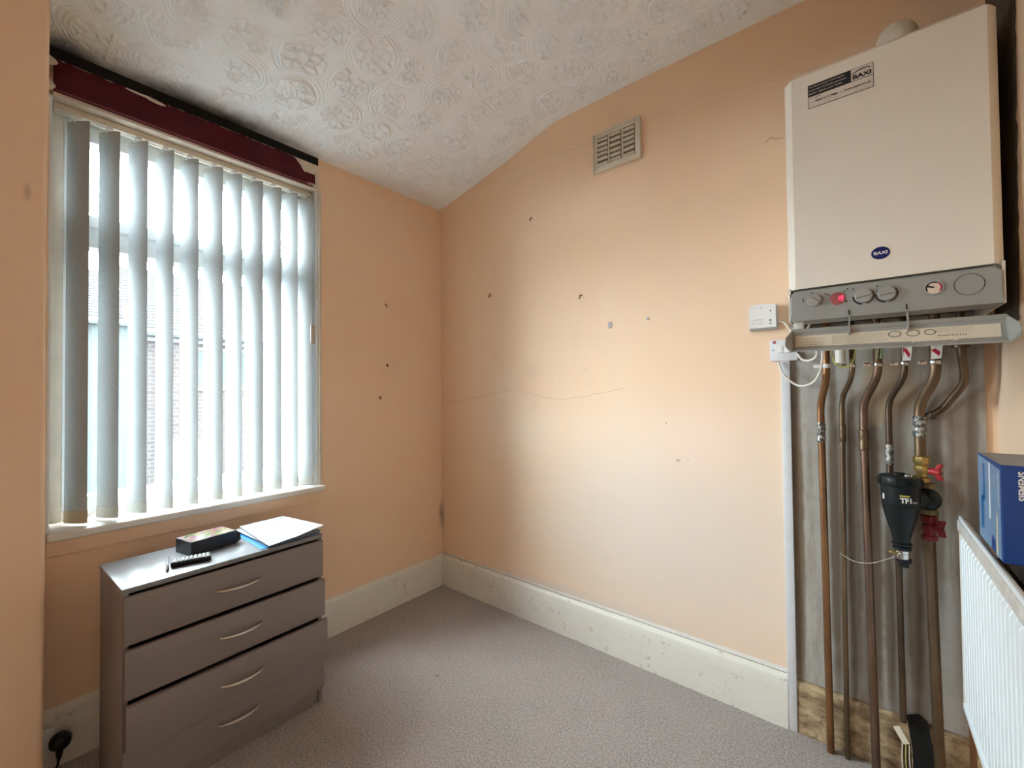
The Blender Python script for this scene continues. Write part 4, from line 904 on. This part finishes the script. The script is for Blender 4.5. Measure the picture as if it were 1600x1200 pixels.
clamp(p2, 2.157, -0.115, 1.345, 0.0078, M_chrome, False); coupling(p2, (2.126, -0.045), 0.0078, 1.085, 1.145, M_cu_dull)
p3 = pipe([(2.221, -0.115, 1.500), (2.221, -0.115, 1.310), (2.182, -0.052, 1.215), (2.188, -0.048, 0.6), (2.194, -0.048, 0.0)], 0.0115, M_cu_pink, 'pinkish copper pipe, third from the white trunking strip')
clamp(p3, 2.221, -0.115, 1.345, 0.011); coupling(p3, (2.182, -0.052), 0.0112, 1.060, 1.130, M_cu_dull)
p4 = pipe([(2.284, -0.115, 1.500), (2.284, -0.115, 1.305), (2.246, -0.060, 1.225), (2.246, -0.060, 0.985)], 0.0085, M_cu_dark, 'dark pipe running down into the black filter lid')
clamp(p4, 2.284, -0.115, 1.345, 0.009); coupling(p4, (2.246, -0.060), 0.0085, 1.020, 1.085)
p4b = pipe([(2.262, -0.040, 0.90), (2.263, -0.038, 0.4), (2.264, -0.036, 0.190)], 0.0085, M_cu_dark, 'dark pipe dropping from behind the black filter to the hole')
p5 = pipe([(2.352, -0.115, 1.500), (2.352, -0.115, 1.300), (2.318, -0.062, 1.215), (2.318, -0.062, 1.055)], 0.0135, M_cu_dull, 'thick copper pipe running down into the brass valve')
clamp(p5, 2.352, -0.115, 1.345, 0.013); coupling(p5, (2.318, -0.062), 0.0135, 1.115, 1.180)
p5b = pipe([(2.335, -0.055, 0.80), (2.340, -0.050, 0.4), (2.345, -0.048, 0.0)], 0.0135, M_cu_dull, 'thick greenish pipe from the lower red valve to the floor')
p6 = pipe([(2.406, -0.115, 1.500), (2.406, -0.115, 1.380), (2.418, -0.085, 1.285), (2.372, -0.040, 1.200), (2.342, -0.030, 1.178)], 0.0100, M_cu_dull, 'short bent discharge pipe turning back beside the right wall', 0.03)
MB().lathe([(0.013, 0), (0.015, 0.006), (0.015, 0.014), (0.011, 0.020)], (2.352, -0.033, 1.184), (-0.9, 0.3, -0.45), 10).build('end_nut', M_solder, p6)
MB().tube([(2.336, -0.028, 1.176), (2.334, -0.006, 1.174)], 0.008, 10).build('wall_elbow', M_cu_dull, p6)
MB().lathe([(0.0195, 0), (0.0195, 0.022), (0.016, 0.030)], (2.405, -0.115, 1.385), (0, 0, 1), 16).build('union_nut', M_cu_dull, p6)
# warning tags hanging above the clamps
def tagthing(x, z0, z1, label, w=0.018, y=-0.132):
    t = thing('warning_tag', (x, y, z0), label, 'tag', 'red and white tags on the pipes')
    flat('tag_card', (x-w/2, y, z0), (1, 0, 0.05), (0.1, 0, 1), w, z1-z0, M_labtext, t, 0.0008)
    MB().prism([(x-w*0.45, y-0.001, z1-0.012), (x+w*0.3, y-0.001, z0+0.008), (x+w*0.45, y-0.001, z0+0.02), (x-w*0.1, y-0.001, z1-0.006)], (0, -0.0006, 0)).build('red_stripe', M_gred, t, smooth=None)
tagthing(2.288, 1.352, 1.398, 'red striped white tag on the dark pipe above the filter'); tagthing(2.352, 1.354, 1.392, 'red striped white tag on the thick pipe under the boiler', 0.022)
# white tubular drain and wires under the boiler
MB().lathe([(0.014, 0), (0.014, 0.085), (0.010, 0.09)], (0, 0, 0), (0, 0, 1), 16).build('drain_spout', M_cablew, boil, loc=(2.128, -0.16, 1.352))
MB().tube(smooth_path([(2.104, -0.15, 1.40), (2.112, -0.15, 1.355), (2.135, -0.15, 1.338), (2.158, -0.15, 1.352), (2.168, -0.15, 1.40)]), 0.0028, 6).build('earth_lead', M_earth, boil)
for x in (2.222, 2.231): MB().tube([(x, -0.13, 1.48), (x+0.001, -0.135, 1.40), (x-0.003, -0.13, 1.362)], 0.0026, 6).build('earth_lead', mat('green_wire', (0.22, 0.28, 0.14), 0.5), boil)
MB().tube([(2.1525, -0.128, 1.48), (2.1535, -0.13, 1.365)], 0.003, 6).build('earth_lead', M_cu_dull, boil); MB().tube([(2.163, -0.128, 1.48), (2.162, -0.13, 1.365)], 0.003, 6).build('earth_lead', M_cu_dull, boil)

# ---- black magnetic filter
fxc, fyc = 2.266, -0.120
flt = thing('magnetic_filter', (fxc, fyc, 0.72), 'black funnel shaped heating filter below the boiler', 'filter')
FB = MB().lathe([(0.030, 0.970), (0.047, 0.968), (0.046, 0.930), (0.044, 0.905), (0.041, 0.884), (0.033, 0.850), (0.025, 0.820), (0.021, 0.800), (0.020, 0.786)], (fxc, fyc, 0), (0, 0, 1), 32).build('filter_body', M_filter, flt)
MB().lathe([(0.050, 0.966), (0.0525, 0.970), (0.0525, 0.990), (0.049, 0.996), (0.036, 0.999), (0.010, 1.000)], (fxc, fyc, 0), (0, 0, 1), 32).build('filter_lid', M_filter, flt)
for k in range(14):
    a = k*2*math.pi/14; MB().box(-0.0012, 0.0012, -0.0016, 0.0016, 0.968, 0.990, 0, 2, Matrix.Translation((fxc+0.0525*math.cos(a), fyc+0.0525*math.sin(a), 0)) @ Matrix.Rotation(a, 4, 'Z')).build('lid_rib', M_filter, flt, smooth=None)
MB().lathe([(0.0455, 0.907), (0.0452, 0.9055)], (fxc, fyc, 0), (0, 0, 1), 32).build('seam_ring', M_black, flt)
MB().lathe([(0.021, 0.781), (0.0245, 0.783), (0.0245, 0.789), (0.021, 0.791)], (fxc+.001, fyc, 0), (0, 0, 1), 24).build('neck_ring', M_filter, flt); MB().lathe([(0.020, 0.768), (0.0225, 0.770), (0.0225, 0.776), (0.020, 0.779)], (fxc+.001, fyc, 0), (0, 0, 1), 24).build('neck_ring', M_filter, flt)
MB().lathe([(0.0165, 0.742), (0.0165, 0.757), (0.0155, 0.758), (0.0165, 0.759), (0.0165, 0.770)], (fxc+.002, fyc, 0), (0, 0, 1), 24).build('drain_valve', M_chrome, flt)
MB().lathe([(0.006, 0), (0.005, 0.012), (0.002, 0.016)], (fxc-0.014, fyc-0.004, 0.757), (-1, -0.2, 0.05), 10).build('bleed_nipple', M_brass, flt)
MB().lathe([(0.012, 0.716), (0.012, 0.726), (0.019, 0.731), (0.019, 0.742)], (fxc+.004, fyc, 0), (0, 0, 1), 8).build('drain_cap', M_black, flt)
va = math.atan2(CAM.y-fyc, CAM.x-fxc)
def ftext(b_, da, z, w, h, m, bold=0.0):
    rr = 0.0470; a = va+da
    text('filter_lettering', b_, (fxc+rr*math.cos(a), fyc+rr*math.sin(a), z), X_, Z_, m, flt, width=w, height=h, bold=bold, bendr=(fxc, fyc))
ftext('TF1', -0.02, 0.9205, 0.027, 0.0155, M_labtext, 0.04); ftext('Total', 0.60, 0.9205, 0.014, 0.0060, M_labtext, 0.01); ftext('III', -1.05, 0.924, 0.007, 0.017, M_labtext, 0.04)
flt_y = MB(); aa = np.linspace(va-0.03, va+0.48, 8)
flt_y.add([(fxc+0.0468*math.cos(a), fyc+0.0468*math.sin(a), z) for z in (0.9395, 0.9440) for a in aa] + [(fxc+0.0455*math.cos(a), fyc+0.0455*math.sin(a), z) for z in (0.9395, 0.9440) for a in aa],
    [(i, i+1, 8+i+1, 8+i) for i in range(7)] + [(16+i, 24+i, 24+i+1, 16+i+1) for i in range(7)] + [(i, 16+i, 17+i, i+1) for i in range(7)] + [(8+i, 9+i, 25+i, 24+i) for i in range(7)]); flt_y.build('yellow_band', M_yellow, flt, smooth=None)
MB().lathe([(0.012, 0), (0.010, 0.006)], (fxc-0.006, fyc-0.01, 0.998), (0, 0, 1), 10).build('air_vent_cap', M_black, flt)
MB().lathe([(0.011, 0), (0.011, 0.005), (0.006, 0.008)], (fxc+0.018, fyc-0.015, 0.998), (0, 0, 1), 12).build('lid_plug', M_chrome, flt)
MB().box(fxc-0.012, fxc+0.014, fyc-0.004, fyc+0.006, 0.998, 1.006, 0.002).build('lid_bar', M_black, flt)
# side chamber joining the filter to the pipe line
MB().sphere((2.330, -0.085, 0.925), 0.034, 20, (0.95, 0.9, 1.0)).build('side_chamber', M_filter, flt)
MB().tube([(fxc+0.03, fyc+0.01, 0.925), (2.325, -0.088, 0.925)], 0.026, 16).build('side_arm', M_filter, flt)
MB().lathe([(0.016, 0.955), (0.020, 0.958), (0.020, 0.972), (0.016, 0.975)], (2.330, -0.070, 0), (0, 0, 1), 6).build('union_nut', M_brassd, flt)
MB().lathe([(0.018, 0.8765), (0.022, 0.879), (0.022, 0.893), (0.018, 0.896)], (2.334, -0.072, 0), (0, 0, 1), 6).build('union_nut', M_brassd, flt)
def iso_valve(name, x, y, z0, z1, body, mh, hx, hy, hz, label, tilt):
    t = thing(name, (x, y, z0), label, 'valve', 'red handled valves beside the filter'); h = z1-z0
    MB().lathe([(0.016, 0), (0.0195, 0.003), (0.0195, h*0.18), (0.0145, h*0.24), (0.0145, h*0.36), (0.018, h*0.42), (0.018, h*0.60), (0.0145, h*0.64), (0.0205, h*0.74), (0.0205, h-0.003), (0.016, h)], (x, y, z0), (0, 0, 1), 8).build('valve_body', body, t)
    v = Vector((hx-x, hy-y, hz-(z0+h*0.5))); MB().tube([(x, y, z0+h*0.5), (x+v.x, y+v.y, hz)], 0.006, 10).build('spindle', body, t)
    Mx = Matrix.Translation((hx, hy, hz)) @ Matrix.Rotation(tilt, 4, 'Z')
    hb = MB()
    hb.prism([Mx @ Vector(q) for q in ((0.007, -0.006, -0.024), (0.011, 0.006, -0.024), (0.004, 0.007, -0.004), (0.004, 0.007, 0.004), (0.011, 0.006, 0.024), (0.007, -0.006, 0.024), (-0.001, -0.007, 0.006), (-0.001, -0.007, -0.006))], Mx.to_3x3() @ Vector((0.009, 0, 0)))
    hb.lathe([(0.009, -0.012), (0.010, 0.0), (0.010, 0.012)], (hx, hy, hz), v, 12)
    ho = hb.build('valve_handle', mh, t)
    MB().lathe([(0.004, 0), (0.004, 0.004)], Mx @ Vector((0.016, 0, 0)), v, 8).build('handle_screw', M_chrome, ho)
    return t
iso_valve('isolating_valve', 2.320, -0.062, 0.972, 1.056, M_brass, M_valve, 2.348, -0.075, 1.010, 'brass valve with bright red wing handle above the filter arm', -0.25)
iso_valve('isolating_valve', 2.334, -0.066, 0.796, 0.8755, M_valved, M_valved, 2.350, -0.085, 0.842, 'dark red winged valve below the filter arm', -0.7)
# cut stub of pipe wrapped with wires and a torn white tag near the floor
stb = thing('capped_stub', (2.268, -0.06, 0.0), 'short pipe stub with torn white tape by the floor hole', 'pipe')
MB().tube([(2.272, -0.075, 0.0), (2.268, -0.072, 0.150)], 0.010, 12).build('stub_pipe', M_cu_dark, stb)
MB().box(-0.009, 0.009, -0.001, 0.001, 0.0, 0.050, 0.0005, 1, Matrix.Translation((2.268, -0.082, 0.150)) @ Matrix.Rotation(math.radians(-28), 4, 'Y')).build('tape_tag', M_paper, stb)
for k in range(3): MB().tube(smooth_path([(2.258+k*0.008, -0.083, 0.15), (2.256+k*0.009, -0.088, 0.09), (2.262+k*0.010, -0.085, 0.03), (2.275+k*0.012, -0.085, 0.003)]), 0.0017, 5).build('loose_wire', M_earth if k == 1 else M_cableb, stb)
# fine wire sagging across the pipes
sw = MB().tube(smooth_path([PY(1312, 864, -0.07), PY(1335, 877, -0.075), PY(1360, 880, -0.08), PY(1385, 874, -0.082), PY(1400, 869, -0.085)]), 0.0010, 5).build('thin_wire', M_cableb)
tag(sw, 'thin pale wire sagging between the pipes and the filter', 'wire')

# ================================================================== SWITCHES, DETECTOR, CABLES
co = thing('alarm_detector', (1.892, 0, 1.545), 'square white gas alarm with rounded top on the peach wall', 'detector')
prf = [(1.845, 1.497), (1.938, 1.497), (1.938, 1.588), (1.915, 1.594), (1.890, 1.596), (1.866, 1.594), (1.845, 1.590)]
MB().prism([(x, -0.030, z) for x, z in prf], (0, 0.0295, 0)).build('detector_back', M_detgrey, co, smooth=None)
MB().prism([(1.845+(x-1.845)*0.97, -0.040, 1.504+(z-1.497)*0.93) for x, z in prf], (0, 0.012, 0)).build('detector_front', M_plastic, co, smooth=None)
YD = -0.0408
for (b_, x, z, w, h) in (('carbon', 1.850, 1.582, 0.016, 0.003), ('monoxide alarm', 1.858, 1.5345, 0.040, 0.004), ('press to test weekly', 1.850, 1.5285, 0.040, 0.003), ('fresh air on alarm', 1.852, 1.5195, 0.042, 0.004), ('if sounding', 1.852, 1.507, 0.018, 0.002)):
    text('detector_lettering', b_, (x, YD-0.0004, z), X_, Z_, M_inkgrey, co, width=w, height=h)
for x, z in ((1.918, 1.5665), (1.917, 1.518), (1.887, 1.582)): MB().lathe([(0.0026, 0), (0.0026, 0.001)], (x, YD+0.0005, z), (0, -1, 0), 10).build('indicator', M_ink if x > 1.9 else M_knob, co)
MB().lathe([(0.0050, 0), (0.0050, 0.0012)], (0, 0, 0), (0, -1, 0), 16).build('test_button', M_knob, co, loc=(1.917, YD+0.0005, 1.530))
spr = thing('fused_switch', (1.955, 0, 1.41), 'white fused switch plate with small red mark below the alarm', 'switch')
MB().box(1.911, 1.999, -0.024, -0.001, 1.375, 1.455, 0.003).build('switch_plate', M_plastic2, spr)
for (x0, x1, z0, z1, m_) in ((1.937, 1.957, 1.405, 1.430, M_plastic), (1.958, 1.976, 1.403, 1.432, M_plastic)): MB().box(x0, x1, -0.028, -0.022, z0, z1, 0.0015).build('switch_rocker', m_, spr)
rm = flat('red_mark', (1.921, -0.0245, 1.441), X_, Z_, 0.010, 0.010, M_valve, spr, 0.0006); flat('white_mark', (1.923, -0.0252, 1.4455), X_, Z_, 0.006, 0.002, M_labtext, rm, 0.0004)
for x in (1.9215, 1.988): MB().lathe([(0.0032, 0), (0.0032, 0.0012)], (x, -0.024, 1.416), (0, -1, 0), 10).build('plate_screw', M_detgrey, spr)
def cable(pts, r, m, label):
    o = MB().tube(smooth_path(pts, 8), r, 8).build('power_cable', m); return tag(o, label, 'cable', 'cables beside the boiler')
cable([PY(1216, 566, -0.03), PY(1224, 585, -0.045), PY(1246, 602, -0.055), PY(1268, 599, -0.09), PY(1281, 582, -0.145), PY(1285, 560, -0.16), PY(1286, 535, -0.17)], 0.0038, M_cablew, 'white cable looping from the fused switch down under the boiler')
cable([PY(1217, 503, -0.02), PY(1226, 505, -0.03), PY(1234, 515, -0.06), PY(1240, 524, -0.10)], 0.0042, M_cableb, 'beige cable from the alarm to the boiler')
cable([PY(1246, 553, -0.02), PY(1254, 562, -0.04), PY(1266, 563, -0.06), PY(1276, 556, -0.09), PY(1276, 545, -0.10)], 0.0045, M_cablew, 'thick pale cable curling beside the fused switch')

# ---- wall vent
vent = thing('air_vent', (1.29, 0, 2.35), 'aged plastic louvred air vent high on the peach wall', 'vent')
VX0, VX1, VZ0, VZ1 = 1.165, 1.408, 2.352, 2.542
vf = MB(); vf.box(VX0, VX1, -0.006, -0.001, VZ0, VZ1); vf.build('back_plate', M_ventdark, vent, smooth=None)
vr = MB(); b0 = 0.020
for (x0, x1, z0, z1) in ((VX0, VX0+b0, VZ0, VZ1), (VX1-b0*1.3, VX1, VZ0, VZ1), (VX0+b0, VX1-b0*1.3, VZ0, VZ0+b0*1.4), (VX0+b0, VX1-b0*1.3, VZ1-b0, VZ1), (VX0+0.079, VX0+0.086, VZ0, VZ1), (VX0+0.150, VX0+0.157, VZ0, VZ1)): vr.box(x0, x1, -0.012, -0.003, z0, z1, 0.0015)
vr.build('vent_face', M_vent, vent)
rim = MB()
for (x0, x1, z0, z1) in ((VX0-0.002, VX0+0.006, VZ0-0.002, VZ1+0.002), (VX1-0.006, VX1+0.002, VZ0-0.002, VZ1+0.002), (VX0+.006, VX1-.006, VZ0-0.002, VZ0+0.006), (VX0+.006, VX1-.006, VZ1-0.006, VZ1+0.002)): rim.box(x0, x1, -0.022, -0.0005, z0, z1, 0.002)
rim.build('raised_rim', M_vent, vent)
lv = MB(); Lw = 0.054
lv.prism([(-Lw/2, 0, -0.009), (-Lw/2, -0.011, -0.006), (-Lw/2, -0.012, -0.002), (-Lw/2, 0.002, 0.010)], (Lw, 0, 0)); lvm = lv.mesh('louvre', None); lvm.materials.append(M_vent)
for ci, xcen in enumerate((VX0+0.050, VX0+0.118, VX0+0.187)):
    for k in range(6):
        o = mobj('louvre', lvm); o.location = (xcen, -0.0075, VZ0+0.038+k*0.0245+0.002*math.sin(ci*3+k)); setpar(o, vent)

# ---- hooks, putty and small things on the walls
def hook(p, nrm, label, kind=0):
    p = Vector(p); n_ = Vector(nrm); t = thing('wall_hook', p, label, 'hook', 'small dark hooks in the walls')
    pts = [p, p+n_*0.010+Vector((0, 0, 0.002)), p+n_*0.013+Vector((0, 0, -0.006)), p+n_*0.012+Vector((0, 0, -0.015)), p+n_*0.018+Vector((0, 0, -0.018)), p+n_*0.022+Vector((0, 0, -0.010))]
    MB().tube(smooth_path(pts, 4), 0.0016, 6).build('hook_wire', M_hook, t)
    MB().lathe([(0.0036, 0), (0.0030, 0.003)], p, n_, 8).build('hook_base', M_hook, t)
hook(PY(831, 341, 0), (0, -1, 0), 'upper dark hook on the vent wall, near the ceiling'); hook(PY(767, 460, 0), (0, -1, 0), 'lower dark hook on the vent wall, nearest the corner'); hook(PY(908, 462, 0), (0, -1, 0), 'lower dark hook on the vent wall, farther from the corner'); hook(PX(602, 476, 0), (1, 0, 0), 'single dark hook beside the window')
def blobthing(name, px, py, axis, w, h, m, label, cat):
    p = at(px, py, axis, 0.0); bb = MB(); g_ = np.random.default_rng(int(px)); pts = []
    for a in np.linspace(0, 6.283, 11)[:-1]:
        rr = g_.uniform(0.8, 1.1); dx_, dz_ = w/2*math.copysign(abs(math.cos(a))**.6, math.cos(a))*rr, h/2*math.copysign(abs(math.sin(a))**.6, math.sin(a))*rr
        pts.append((p.x+dx_, -0.0005, p.z+dz_) if axis == 1 else (0.0005, p.y+dx_, p.z+dz_))
    bb.prism(pts, (0, -0.0025, 0) if axis == 1 else (0.0025, 0, 0)); return tag(bb.build(name, m, None, smooth=None), label, cat)
blobthing('putty_patch', 953.5, 508, 1, 0.022, 0.034, M_bluetack, 'rectangular lilac putty patch on the vent wall', 'putty')
blobthing('putty_spot', 1012, 498, 1, 0.012, 0.014, M_bluetack, 'small round putty spot right of the putty patch', 'putty')
blobthing('plaster_chip', 605, 571, 0, 0.014, 0.018, mat('brown_chip', (0.16, 0.075, 0.04), 0.9), 'small brown chip in the wall beside the window', 'chip')
blobthing('plaster_chip', 1059, 719, 1, 0.014, 0.010, mat('grey_chip', (0.48, 0.42, 0.38), 0.9), 'small grey chip low on the vent wall', 'chip')

# ================================================================== RADIATOR AND CARTON
RX = XD-0.100; RY0, RY1, RZ0, RZ1 = -1.50, -0.115, 0.340, 0.885
rad = thing('radiator', (RX, -0.80, RZ0), 'white ribbed panel radiator on the wall beside the pipes', 'radiator')
pv = []; ys = []; pitch_ = 0.0333; yy = RY1-0.014
flute = [(0.0, 0.0), (0.0035, 0.0), (0.006, -0.0055), (0.0305, -0.0055)]
while yy > RY0+0.03:
    for (dy_, dx_) in flute: ys.append((yy-dy_, dx_))
    yy -= pitch_
ys = [(RY1, 0.0)] + ys + [(RY0, 0.0)]
zt, zb = RZ1-0.045, RZ0+0.030; pb2 = MB(); k = len(ys); vs_ = []
lev = [(RZ0, 0), (zb, 0), (zb+0.012, 1), (zt-0.012, 1), (zt, 0), (RZ1-0.006, 0)]
for (z, on) in lev:
    for (y, dx_) in ys: vs_.append((RX+0.004+dx_*on, y, z))
pb2.add(vs_, [(a*k+i, a*k+i+1, (a+1)*k+i+1, (a+1)*k+i) for a in range(len(lev)-1) for i in range(k-1)])
fp = pb2.build('front_panel', M_rad, rad, smooth=30)
MB().box(RX+0.005, RX+0.020, RY0, RY1-0.002, RZ0+0.004, RZ1-0.010).build('water_panel', M_rad, rad, smooth=None)
MB().box(RX-0.004, RX+0.016, RY0, RY1+0.004, RZ1-0.036, RZ1-0.002, 0.005).build('top_rail', M_radrim, rad)
MB().box(RX+0.000, RX+0.006, RY0, RY1+0.004, RZ1-0.005, RZ1+0.008, 0.002).build('top_lip', M_rad, rad)
MB().box(RX-0.002, RX+0.016, RY0, RY1, RZ0-0.004, RZ0+0.018, 0.004).build('bottom_rail', M_rad, rad)
MB().box(RX-0.0005, RX+0.018, RY1-0.003, RY1+0.004, RZ0+0.01, RZ1-0.03, 0.002).build('end_edge', M_radend, rad)
MB().box(RX+0.066, RX+0.082, RY0, RY1-0.01, RZ0, RZ1-0.004, 0.003).build('rear_panel', M_radrim, rad)
MB().box(RX+0.020, RX+0.066, RY0, RY1-0.10, RZ0+0.03, RZ1-0.07).build('convector_fins', M_dirtyshade, rad, smooth=None)
for y in (-0.35, -1.2): MB().box(RX+0.05, XD, y-0.015, y+0.015, RZ0+0.1, RZ1-0.1).build('wall_bracket', M_rad, rad, smooth=None)
# valve at its near-corner bottom end
vb = MB().lathe([(0.010, 0), (0.013, 0.004), (0.013, 0.045), (0.010, 0.05)], (RX+0.020, RY1+0.030, 0.365), (0, 0, 1), 14).build('valve_cap', M_white, rad)
MB().tube(bend_path([(RX+0.020, RY1-0.01, 0.358), (RX+0.020, RY1+0.030, 0.358), (RX+0.020, RY1+0.030, 0.0)], 0.012), 0.0078, 12).build('tail_pipe', M_cu_bright, rad)
MB().lathe([(0.013, 0), (0.013, 0.016)], (RX+0.020, RY1+0.030, 0.335), (0, 0, 1), 6).build('valve_nut', M_brass, rad)
# loose loop of white plastic hanging behind the radiator end
# blue carton on the radiator
KX0, KX1, KY0, KY1, KZ0, KZ1 = 2.4045, 2.4885, -0.545, -0.318, 0.8945, 1.103
kt = thing('blue_carton', (2.445, -0.43, KZ0), 'blue cardboard carton with white lettering standing on the radiator', 'box')
MB().box(KX0, KX1, KY0, KY1, KZ0, KZ1, 0.0012, 1).build('carton_body', M_blue, kt)
MB().box(KX0+0.001, KX1-0.001, KY0+0.001, KY1-0.001, KZ1-0.0002, KZ1+0.0006).build('carton_top', M_cartontop, kt, smooth=None)
sd = MB().prism([(KX0-0.0004, KY1-0.002, KZ0+0.002), (KX0-0.0004, KY0+0.010, KZ0+0.002), (KX0-0.0004, KY0+0.006, KZ1-0.012), (KX0-0.0004, KY1-0.002, KZ1-0.004)], (0.0006, 0, 0)).build('side_print', M_paleblue, kt, smooth=None)
MB().prism([(KX0-0.0010, KY0+0.050, KZ0+0.004), (KX0-0.0010, KY0+0.038, KZ0+0.004), (KX0-0.0010, KY0+0.034, KZ0+0.095), (KX0-0.0010, KY0+0.042, KZ0+0.100)], (0.0005, 0, 0)).build('cream_stripe', M_cartonyel, kt, smooth=None)
MB().prism([(KX0-0.0010, KY0+0.095, KZ0+0.004), (KX0-0.0010, KY0+0.055, KZ0+0.004), (KX0-0.0010, KY0+0.062, KZ0+0.032), (KX0-0.0010, KY0+0.090, KZ0+0.036)], (0.0005, 0, 0)).build('blue_patch', M_blue, kt, smooth=None)
for (a, b_, z0, z1) in ((0.10, 0.112, 0.07, 0.20), (0.155, 0.175, 0.10, 0.19), (0.17, 0.20, 0.03, 0.11)):
    MB().prism([(KX0-0.0009, KY0+a, KZ0+z0), (KX0-0.0009, KY0+b_, KZ0+z0), (KX0-0.0009, KY0+b_-0.006, KZ0+z1), (KX0-0.0009, KY0+a-0.004, KZ0+z1)], (0.0004, 0, 0)).build('light_streak', M_labtext if a < .15 else M_midblue, kt, smooth=None)
text('carton_lettering', 'SIEMENS', (KX0-0.0008, KY0+0.018, KZ1-0.095), (0, 0, 1), (0, 1, 0), M_labtext, kt, width=0.075, height=0.008, bold=0.02)
text('carton_lettering', 'SIEMENS', (KX0+0.0365, KY0-0.0008, KZ1-0.073), (0, 0, 1), (-1, 0, 0), M_labtext, kt, width=0.061, height=0.0125, bold=0.03)
flat('front_print', (KX0+0.034, KY0, KZ0+0.002), X_, Z_, 0.048, 0.066, M_midblue, kt, 0.0005)
